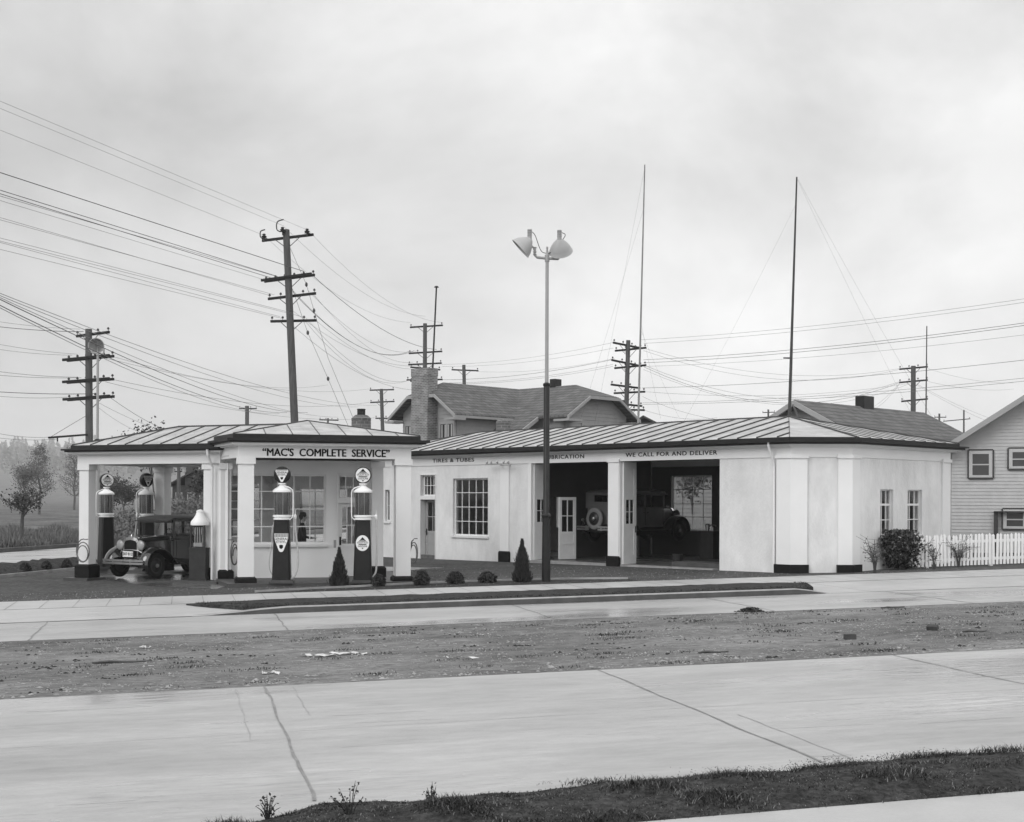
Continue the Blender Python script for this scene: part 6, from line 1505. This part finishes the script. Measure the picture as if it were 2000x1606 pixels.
# conical evergreens
CG = 'young cone-shaped evergreens by the sidewalk'
def cone_shrub(px, ybase, ytop, wpx, label, seed):
    x, y = gp(px, ybase); H = at(px, ytop, y).z-G(x, y); W_ = .88*wpx*y/F/2; rnd = random.Random(seed)
    t = thing('conical_evergreen', label, 'evergreen shrub', (x, y, G(x, y)), 0, CG)
    MB().tube([(x, y, G(x, y)-.05), (x, y, G(x, y)+H*.9)], [.035, .008], 6).build('stem', BARK, t)
    m = MB(); g = G(x, y)
    for k in range(6500):
        kz = rnd.random()**1.25; a = rnd.uniform(0, 6.28); env = W_*(1-kz**1.15)**.9*(1+.2*math.sin(a*4+kz*13+seed)+.14*math.sin(a*9-kz*27))*min(1, (kz+.05)*4+.6)*(.96 if kz < .8 else .7); rr = env*(rnd.uniform(.45, 1.03) if rnd.random() < .93 else rnd.uniform(1, 1.22))
        p = Vector((x+rr*math.cos(a), y+rr*math.sin(a), g+.02+H*kz*.97)); L = .075*rnd.uniform(.6, 1.3)
        d = Vector((math.cos(a)*.35, math.sin(a)*.35, 1)).normalized(); s_ = d.cross(Vector((math.cos(a+1.57+rnd.gauss(0, .6)), math.sin(a+1.57+rnd.gauss(0, .6)), 0))).normalized(); s_ = d.orthogonal() if s_.length < .1 else s_; s_ = Matrix.Rotation(rnd.uniform(0, 3.14), 3, d) @ s_
        m.v += [p-s_*.011, p+s_*.011, p+d*L+s_*.004, p+d*L-s_*.004]; o = len(m.v)-4; m.f.append((o, o+1, o+2, o+3)); m.m.append(0)
    m.build('crown', CONIF, t); return t
cone_shrub(663, 1148, 1074, 36, 'conical evergreen in front of the right front pump', 31)
cone_shrub(1020, 1138, 1057, 38, 'conical evergreen just left of the dark lamp mast', 32)
RG = 'low rounded shrubs along the sidewalk edge'
def round_shrub(x, y, r, h, label, seed, group=RG, n=1500, lsz=.05, m_=CONIF, name='round_shrub', lean=0):
    rnd = random.Random(seed); g = G(x, y); t = thing(name, label, 'shrub', (x, y, g), 0, group); mb = MB(); m = MB()
    for k in range(16):
        a = rnd.uniform(0, 6.28); mb.tube([(x, y, g-.02), (x+r*.5*math.cos(a), y+r*.5*math.sin(a), g+h*.45), (x+r*.85*math.cos(a), y+r*.85*math.sin(a), g+h*rnd.uniform(.5, .9))], [.012, .008, .004], 4)
    mb.build('stem', BARK, t)
    for k in range(n):
        a = rnd.uniform(0, 6.28); kz = rnd.uniform(0, 1); lump = 1+.18*math.sin(a*4+seed)+.12*math.sin(a*7+kz*8+seed)
        rr = r*math.sqrt(max(.02, 1-(2*kz-.75)**2*.5))*lump*rnd.uniform(.4, 1); leafquad(m, Vector((x+rr*math.cos(a), y+rr*math.sin(a), g+.02+h*kz*(1.1-.25*rr/r))), lsz*rnd.uniform(.6, 1.5), rnd)
    m.build('crown', m_, t); return t
for px, yb, r, h, lab, sd_ in ((740, 1146, .18, .27, 'smallest rounded shrub, just right of the right front pump', 41), (824, 1144, .21, .34, 'rounded shrub right of the right canopy column', 42), (890, 1141, .23, .28, 'third rounded shrub from the right front pump', 43), (952, 1139, .22, .25, 'flat rounded shrub left of the second conical evergreen', 44)):
    x, y = gp(px, yb); round_shrub(x, y, r, h, lab, sd_)
for px, yb, lab, sd_ in ((50, 1123, 'leftmost dark ball shrub in the planting bed', 45), (91, 1119, 'middle dark ball shrub in the planting bed', 46), (131, 1115, 'dark ball shrub in the bed nearest the canopy column', 47)):
    x, y = gp(px, yb); round_shrub(x, y, .17, .33, lab, sd_, 'dark ball shrubs in the planting bed', 1600, .045)
# big glossy laurel by the right wall
x, y = 10.75, 36.15; rnd = random.Random(50); t = thing('laurel_bush', 'big dark glossy-leaved bush in front of the right wall windows', 'bush', (x, y, G(x, y)))
m = MB(); mb = MB(); g = G(x, y); rB, hB = .52, 1.1
for k in range(26):
    a = rnd.uniform(0, 6.28); mb.tube([(x+.06*math.cos(a), y+.06*math.sin(a), g), (x+.25*math.cos(a), y+.25*math.sin(a), g+.5), (x+rB*.85*math.cos(a)*rnd.uniform(.5, 1), y+.4*math.sin(a), g+hB*rnd.uniform(.7, .98))], [.014, .01, .005], 4)
mb.build('stem', BARK, t)
for k in range(2600):
    a = rnd.uniform(0, 6.28); kz = rnd.uniform(.05, 1); rr = rB*(1.12-.5*abs(kz-.65)-.6*max(0, .35-kz)-1.1*max(0, kz-.82))*(1+.14*math.sin(a*3+kz*4)+.12*math.sin(kz*15+a*5))*(rnd.uniform(.35, 1.02) if rnd.random() < .9 else rnd.uniform(1, 1.2))
    p = Vector((x+rr*math.cos(a), y+rr*math.sin(a)*.8, g+hB*kz)); L = .085*rnd.uniform(.7, 1.3)
    leafquad(m, p, L, rnd)
m.build('crown', GLEAF, t)
def twig_bush(px, yb, ytop, wpx, label, seed, n=9, dY=0, lv=60, lm_=LEAFM):
    x, y = gp(px, yb); y += dY; H = at(px, ytop, y).z-G(x, y); W_ = wpx*y/F/2; rnd = random.Random(seed); g = G(x, y); t = thing('bare_shrub', label, 'shrub', (x, y, g), 0, 'thin bare shrubs by the right wall'); m = MB(); c = MB()
    for k in range(n):
        a = rnd.uniform(0, 6.28); sp = rnd.uniform(.3, 1); tip = Vector((x+W_*sp*math.cos(a), y+W_*.5*math.sin(a), g+H*rnd.uniform(.6, 1))); mid = Vector((x+W_*.3*sp*math.cos(a), y, g+H*.45)); pts = spl([Vector((x+rnd.uniform(-.04, .04), y, g)), mid, tip], 4)
        m.tube(pts, [.011*(1-.7*i/len(pts)) for i in range(len(pts))], 4, cap=False)
        for j in range(7):
            p = pts[rnd.randint(3, len(pts)-1)]; b = rnd.uniform(0, 6.28); q = p+Vector((math.cos(b), math.sin(b)*.6, rnd.uniform(-.2, .6)))*rnd.uniform(.08, .25); m.tube([p, q], [.005, .003], 3, cap=False)
            if len(c.f) < lv: leafquad(c, q, .05*rnd.uniform(.6, 1.3), rnd)
    m.build('stem', mat('pale_twig', .05, .8, .3, 5), t); c.build('foliage', lm_, t)
twig_bush(1691, 1117, 1050, 56, 'sparse twiggy shrub left of the glossy bush', 61, 15, -.9, 110)
twig_bush(1850, 1105, 1048, 60, 'drooping bare shrub in front of the picket fence near the wall corner', 62, 16, -1.0, 60, LEAFM)
twig_bush(1812, 1110, 1058, 50, 'faint leafless shrub between the glossy bush and the fence', 63, 9, -.6, 50, LEAFM)
def weed(px, yb, ytop, wpx, label, seed):
    x, y = gp(px, yb); y -= .0; H = at(px, ytop, y).z-G(x, y); W_ = wpx*y/F/2; rnd = random.Random(seed); g = G(x, y); m = MB()
    for k in range(16):
        a = rnd.uniform(0, 6.28); sp = rnd.uniform(.1, 1); tip = Vector((x+W_*sp*math.cos(a), y+W_*sp*math.sin(a), g+H*rnd.uniform(.4, 1)*(1.1-.5*sp))); pts = spl([Vector((x, y, g-.01)), (Vector((x, y, g))+tip)/2+Vector((0, 0, H*.1)), tip], 3); m.tube(pts, [.004, .004]+[.003]*(len(pts)-3)+[.001], 3, cap=False)
        for j in range(5): leafquad(m, pts[rnd.randint(2, len(pts)-1)]+Vector((rnd.gauss(0, .008), rnd.gauss(0, .008), rnd.gauss(0, .01))), .02*rnd.uniform(.6, 1.5), rnd)
    return solo(m, 'tall_weed', GRASS, label, 'weed', 'tall weeds at the near road edge')
weed(686, 1606, 1515, 80, 'tallest feathery weed at the bottom edge, left of centre', 71); weed(845, 1585, 1522, 30, 'thin single weed stalk left of the dark grass bank', 72); weed(525, 1606, 1545, 60, 'faint weed at the bottom edge near the pavement joint', 73)
# grass on the near bank and verges: stuff
gm = MB(); rnd = random.Random(80)
bk = MB(); ss = [-.4+i*.12 for i in range(110)]; rws = []
def bedge(s): return 8.75+.85*max(0, min(1, (s+.1)/1.1))+.14*max(0, min(1, (s-3)/2))+.05*math.sin(s*2.3)+.035*math.sin(s*6.1+1)+.02*math.sin(s*14.3)
def bclump(s, t): return max(0, math.sin(s*2.7+math.sin(t*6)*.8)*math.sin(t*8+s*1.1)+.45*math.sin(s*7.3+t*5))
NB = 13
for s in ss:
    e = bedge(s); row = []
    for j in range(NB):
        k = j/(NB-1); t_ = 8.45+(e-8.45)*k; x, y = st(s, t_); row.append((x, y, G(x, y)+.016+(.045*max(0, math.sin(min(1, k*1.12)*math.pi))**.9+.05*bclump(s, t_)*max(0, math.sin(min(1, k*1.12)*math.pi))+rnd.uniform(-.006, .012)*(0 < j < NB-1))))
    rws.append(row)
bk.add([p for r_ in rws for p in r_], [(i*NB+j, (i+1)*NB+j, (i+1)*NB+j+1, i*NB+j+1) for i in range(len(rws)-1) for j in range(NB-1)]); struct(bk.build('near_bank', SOIL, None, True))
def blade(m, x, y, z, h, rnd, wd_=.004):
    a = rnd.uniform(0, 6.28); lean = rnd.uniform(.3, 1.7)*h; h *= .85; dx, dy = math.cos(a), math.sin(a); px_, py_ = -dy*wd_, dx*wd_
    m.v += [Vector((x-px_, y-py_, z)), Vector((x+px_, y+py_, z)), Vector((x+dx*lean*.4+px_*.7, y+dy*lean*.4+py_*.7, z+h*.6)), Vector((x+dx*lean*.4-px_*.7, y+dy*lean*.4-py_*.7, z+h*.6)), Vector((x+dx*lean, y+dy*lean, z+h))]
    o = len(m.v)-5; m.f += [(o, o+1, o+2, o+3), (o+3, o+2, o+4)]; m.m += [m.mi, m.mi]
for k in range(120000):
    s = rnd.uniform(-.3, 10.5); e = bedge(s); t_ = e-(e-8.45)*rnd.random()**1.25; cl = bclump(s, t_)
    if rnd.random() > .35+.9*cl: continue
    gm.mi = 1 if rnd.random() < .13 else 0
    x, y = st(s, t_+rnd.gauss(0, .012)); kk = (t_-8.45)/(e-8.45); blade(gm, x, y, G(x, y)+.014+.045*max(0, math.sin(max(0, min(1, kk*1.12))*math.pi))**.9+.05*cl*max(0, math.sin(max(0, min(1, kk*1.12))*math.pi)), (.008+.042*rnd.random()**1.6*(.3+cl)*(1 if kk < .85 else .6)), rnd, .0035)
gm.mi = 0
for k in range(16000):
    s = rnd.uniform(.3, 14.5); t_ = rnd.uniform(25.9, 28.7); x, y = st(s, t_)
    if s > 13.3 and t_ < 28.84-2.88*(14.6-s)/1.3: continue
    if s < 2 and t_ < 28.84-2.88*min(1, s/1.9)**.7: continue
    blade(gm, x, y, G(x, y)+.13*(28.74-t_)/2.9+.02, .02+.035*rnd.random(), rnd, .008)
for s0, t0, n_, h_ in ((6.0, 9.75, 500, .09), (6.8, 9.74, 500, .1), (5.2, 9.6, 300, .08), (3.1, 9.7, 250, .07)):
    for k in range(n_): x, y = st(s0+rnd.gauss(0, .16), t0+rnd.gauss(0, .05)); blade(gm, x, y, G(x, y)+.02, h_*.6*rnd.random()**1.5+.01, rnd, .003)
for k in range(130):
    s0, t0 = rnd.uniform(-8, 18), rnd.uniform(16.1, 22.1)
    for j in range(rnd.randint(15, 60)): x, y = st(s0+rnd.gauss(0, .16), t0+rnd.gauss(0, .06)); blade(gm, x, y, G(x, y)+.01, .012+.035*rnd.random(), rnd, .006)
tag(gm.build('grass', [GRASS, mat('dry_blade', .16, .8, .4, 3)]), 'dark short grass on the near bank, median and kerb strip', 'grass', kind='stuff')
# stones and clods on the median and the lot edges: stuff
sm = MB(); rnd = random.Random(90)
def pebble(m, x, y, z, r, rnd):
    o = len(m.v); pts = [(1, 0, 0), (-1, 0, 0), (0, 1, 0), (0, -1, 0), (0, 0, 1), (0, 0, -1)]; a = rnd.uniform(0, 6.28); ca_, sa = math.cos(a), math.sin(a)
    for p in pts: k = r*rnd.uniform(.6, 1.2); m.v.append(Vector((x+(p[0]*ca_-p[1]*sa)*k*1.3, y+(p[0]*sa+p[1]*ca_)*k, z+p[2]*k*.7)))
    for f in ((0, 2, 4), (2, 1, 4), (1, 3, 4), (3, 0, 4), (2, 0, 5), (1, 2, 5), (3, 1, 5), (0, 3, 5)): m.f.append(tuple(i+o for i in f)); m.m.append(0)
for k in range(24000):
    s = rnd.uniform(-9, 19); t_ = rnd.uniform(15.95, 22.25); x, y = st(s, t_); pebble(sm, x, y, G(x, y)+.012, .005+.017*rnd.random()**4, rnd)
for k in range(900):
    s = rnd.uniform(-9, 19); t_ = 15.95+rnd.random()**2*.8; x, y = st(s, t_); pebble(sm, x, y, G(x, y)+.012, .01+.03*rnd.random()**3, rnd)
GI = GF.inverted(); PI_ = PF.inverted()
for k in range(5000):
    s = rnd.uniform(-7, 21); t_ = 31.0+rnd.random()**1.6*9; x, y = st(s, t_); q = GI @ Vector((x, y, 0)); q2 = PI_ @ Vector((x, y, 0))
    if (q.x > -1.4 and q.y < .1) or (-.9 < q2.x < LB+.6 and q2.y > -.55) or (q2.x < -.4 and -.2 < q2.y < 7): continue
    pebble(sm, x, y, G(x, y)+.012, .006+.012*rnd.random()**4, rnd)
tag(sm.build('gravel', STONE), 'loose stones scattered over the dirt median and the lot', 'gravel', kind='stuff')
dk_ = MB(); rnd = random.Random(91)
for k in range(160):
    s = rnd.uniform(-9, 19); t_ = rnd.uniform(16.0, 22.2); x0, y0 = st(s, t_)
    for j in range(rnd.randint(2, 9)): x, y = x0+rnd.gauss(0, .1), y0+rnd.gauss(0, .04); pebble(dk_, x, y, G(x, y)+.012, rnd.uniform(.008, .03), rnd)
tag(dk_.build('clods', SOIL), 'dark clods and weed tufts scattered over the dirt median', 'soil clods', kind='stuff')
cb = MB(); rnd = random.Random(92)
for k in range(3500):
    s = rnd.uniform(-.3, 10.5); e = bedge(s); kk = rnd.random()**.8; t_ = 8.45+(e+.1*rnd.random()**3-8.45)*kk; x, y = st(s, t_); pebble(cb, x, y, G(x, y)+.016+.045*max(0, math.sin(min(1, kk*1.12)*math.pi))**.9+.05*bclump(s, t_)*max(0, math.sin(min(1, kk*1.12)*math.pi)), rnd.uniform(.003, .008), rnd)
for k in range(900):
    s = 5.2+rnd.gauss(0, .7); t_ = bedge(s)+abs(rnd.gauss(0, .12)); x, y = st(s, t_); pebble(cb, x, y, G(x, y)+.014, rnd.uniform(.002, .006), rnd)
tag(cb.build('soil_crumbs', SOIL), 'dark crumbs of soil strewn along the near grassy bank', 'soil crumbs', kind='stuff')
DG = 'litter on the dirt median'
def brick(px, py, rz, tilt, label):
    x, y = gp(px, py); fr = Matrix.Translation((x, y, G(x, y)+.055)) @ Matrix.Rotation(rz, 4, 'Z') @ Matrix.Rotation(tilt, 4, 'X'); m = MB(fr); m.frust(0, 0, -.045, .03, .085, .045, .083, .042); m.box(-.06, .06, -.025, .025, .025, .033)
    return solo(m, 'brick', mat('dark_brick', .05, .85, .3, 9), label, 'brick', DG)
brick(1661, 1250, R(10), 0, 'dark brick lying flat on the median, nearer the road'); brick(1822, 1232, R(-35), R(25), 'dark brick tilted on its edge on the median at the right')
x, y = gp(1468, 1196); m = MB(); rnd = random.Random(95)
for k in range(420):
    dx, dy = max(-.3, min(.3, rnd.gauss(0, .12))), max(-.15, min(.15, rnd.gauss(0, .06))); hh_ = .085*max(0, 1-(dx/.27)**2-(dy/.15)**2); pebble(m, x+dx, y+dy, G(x, y)+.01+rnd.random()*hh_, rnd.uniform(.007, .022), rnd)
solo(m, 'earth_clump', SOIL, 'dark clump of earth at the far edge of the median', 'clump', DG)
def scrap(px, py, w_, d_, label, seed, m_=PAPER, rz=0):
    x, y = gp(px, py); rnd = random.Random(seed); m = MB(Matrix.Translation((x, y, G(x, y)+.015)) @ Matrix.Rotation(rz, 4, 'Z')); n = 10; vs = []
    for i in range(n+1):
        for j in range(3): vs.append((w_*(i/n-.5)+rnd.gauss(0, .01), d_*(j/2-.5)*(.4+rnd.random()*.8)+.06*math.sin(i*.9+seed), rnd.uniform(.0, .035)))
    m.add(vs, [(i*3+j, (i+1)*3+j, (i+1)*3+j+1, i*3+j+1) for i in range(n) for j in range(2)]); solo(m, 'scrap', m_, label, 'scrap', DG)
scrap(622, 1284, .5, .16, 'crumpled pale rag on the median, left half', 101); scrap(680, 1280, .55, .13, 'crumpled pale rag on the median beside the other, right half', 102)
scrap(530, 1318, .24, .1, 'small pale scrap close to the near road edge', 103); scrap(905, 1288, .45, .05, 'thin pale strip of litter in the middle of the median', 104); scrap(285, 1268, .16, .1, 'small pale scrap on the left of the median', 105)
def stick(px, py, L, rz, label):
    x, y = gp(px, py); m = MB(Matrix.Translation((x, y, G(x, y)+.03)) @ Matrix.Rotation(rz, 4, 'Z')); m.tube([(-L/2, 0, -.01), (-L*.2, .02, 0), (L*.2, -.01, -.008), (L/2, .02, .0)], [.012, .016, .014, .008], 6); m.tube([(-L*.45, .04, -.02), (L*.5, .06, -.005)], .008, 5); solo(m, 'stick', BARK, label, 'stick', DG)
stick(1395, 1277, .45, R(12), 'short dark board on the median near the road'); stick(1905, 1236, .4, R(5), 'thin dark board on the median at the right'); stick(240, 1296, .8, R(14), 'long half-buried stick on the left of the median'); stick(1745, 1189, .5, R(14), 'thin stick near the far edge of the median')
# thin planting edge between lot and sidewalk
ed = MB()
pts = [st(1.7, 31.5), st(3.0, 31.95), st(4.2, 32.2), st(5.5, 32.55), st(7, 32.75), st(9.0, 32.7), st(10.2, 32.4), st(11.2, 32.0)]
sp_ = spl([Vector((p[0], p[1], 0)) for p in pts])
for a, b in zip(sp_, sp_[1:]):
    d = (b-a).normalized(); n_ = Vector((-d.y, d.x, 0))*.035; ed.prism([tuple((a-n_)[:2]), tuple((b-n_)[:2]), tuple((b+n_)[:2]), tuple((a+n_)[:2])], lambda x, y: G(x, y)-.03, lambda x, y: G(x, y)+.06)
struct(ed.build('bed_edging', KERBT))
bd = MB(); low = [st(1.9, 31.1), st(11.2, 31.1)]; poly = [low[0], low[1]]+[tuple(p[:2]) for p in sp_[::-1]]
bd.add([(x, y, G(x, y)+.014) for x, y in poly], [tuple(range(len(poly)))]); struct(bd.build('planting_bed', SOIL))

# ============================================================ HAZE
hz = MB(); hz.box(-2700, 2700, -320, 3150, -8, 170)
o = hz.build('haze', MATS['wire']); o.data.materials.clear()
hm = bpy.data.materials.new('mist'); hm.use_nodes = True; t = hm.node_tree; t.nodes.clear(); oo = t.nodes.new('ShaderNodeOutputMaterial'); pv = t.nodes.new('ShaderNodeVolumePrincipled')
pv.inputs['Color'].default_value = (.95, .95, .95, 1); pv.inputs['Density'].default_value = .0003; pv.inputs['Anisotropy'].default_value = .1
t.links.new(pv.outputs[0], oo.inputs['Volume']); o.data.materials.append(hm); o['kind'] = 'stuff'; o['label'] = 'pale mist lying over the field and hillside'; o['category'] = 'haze'
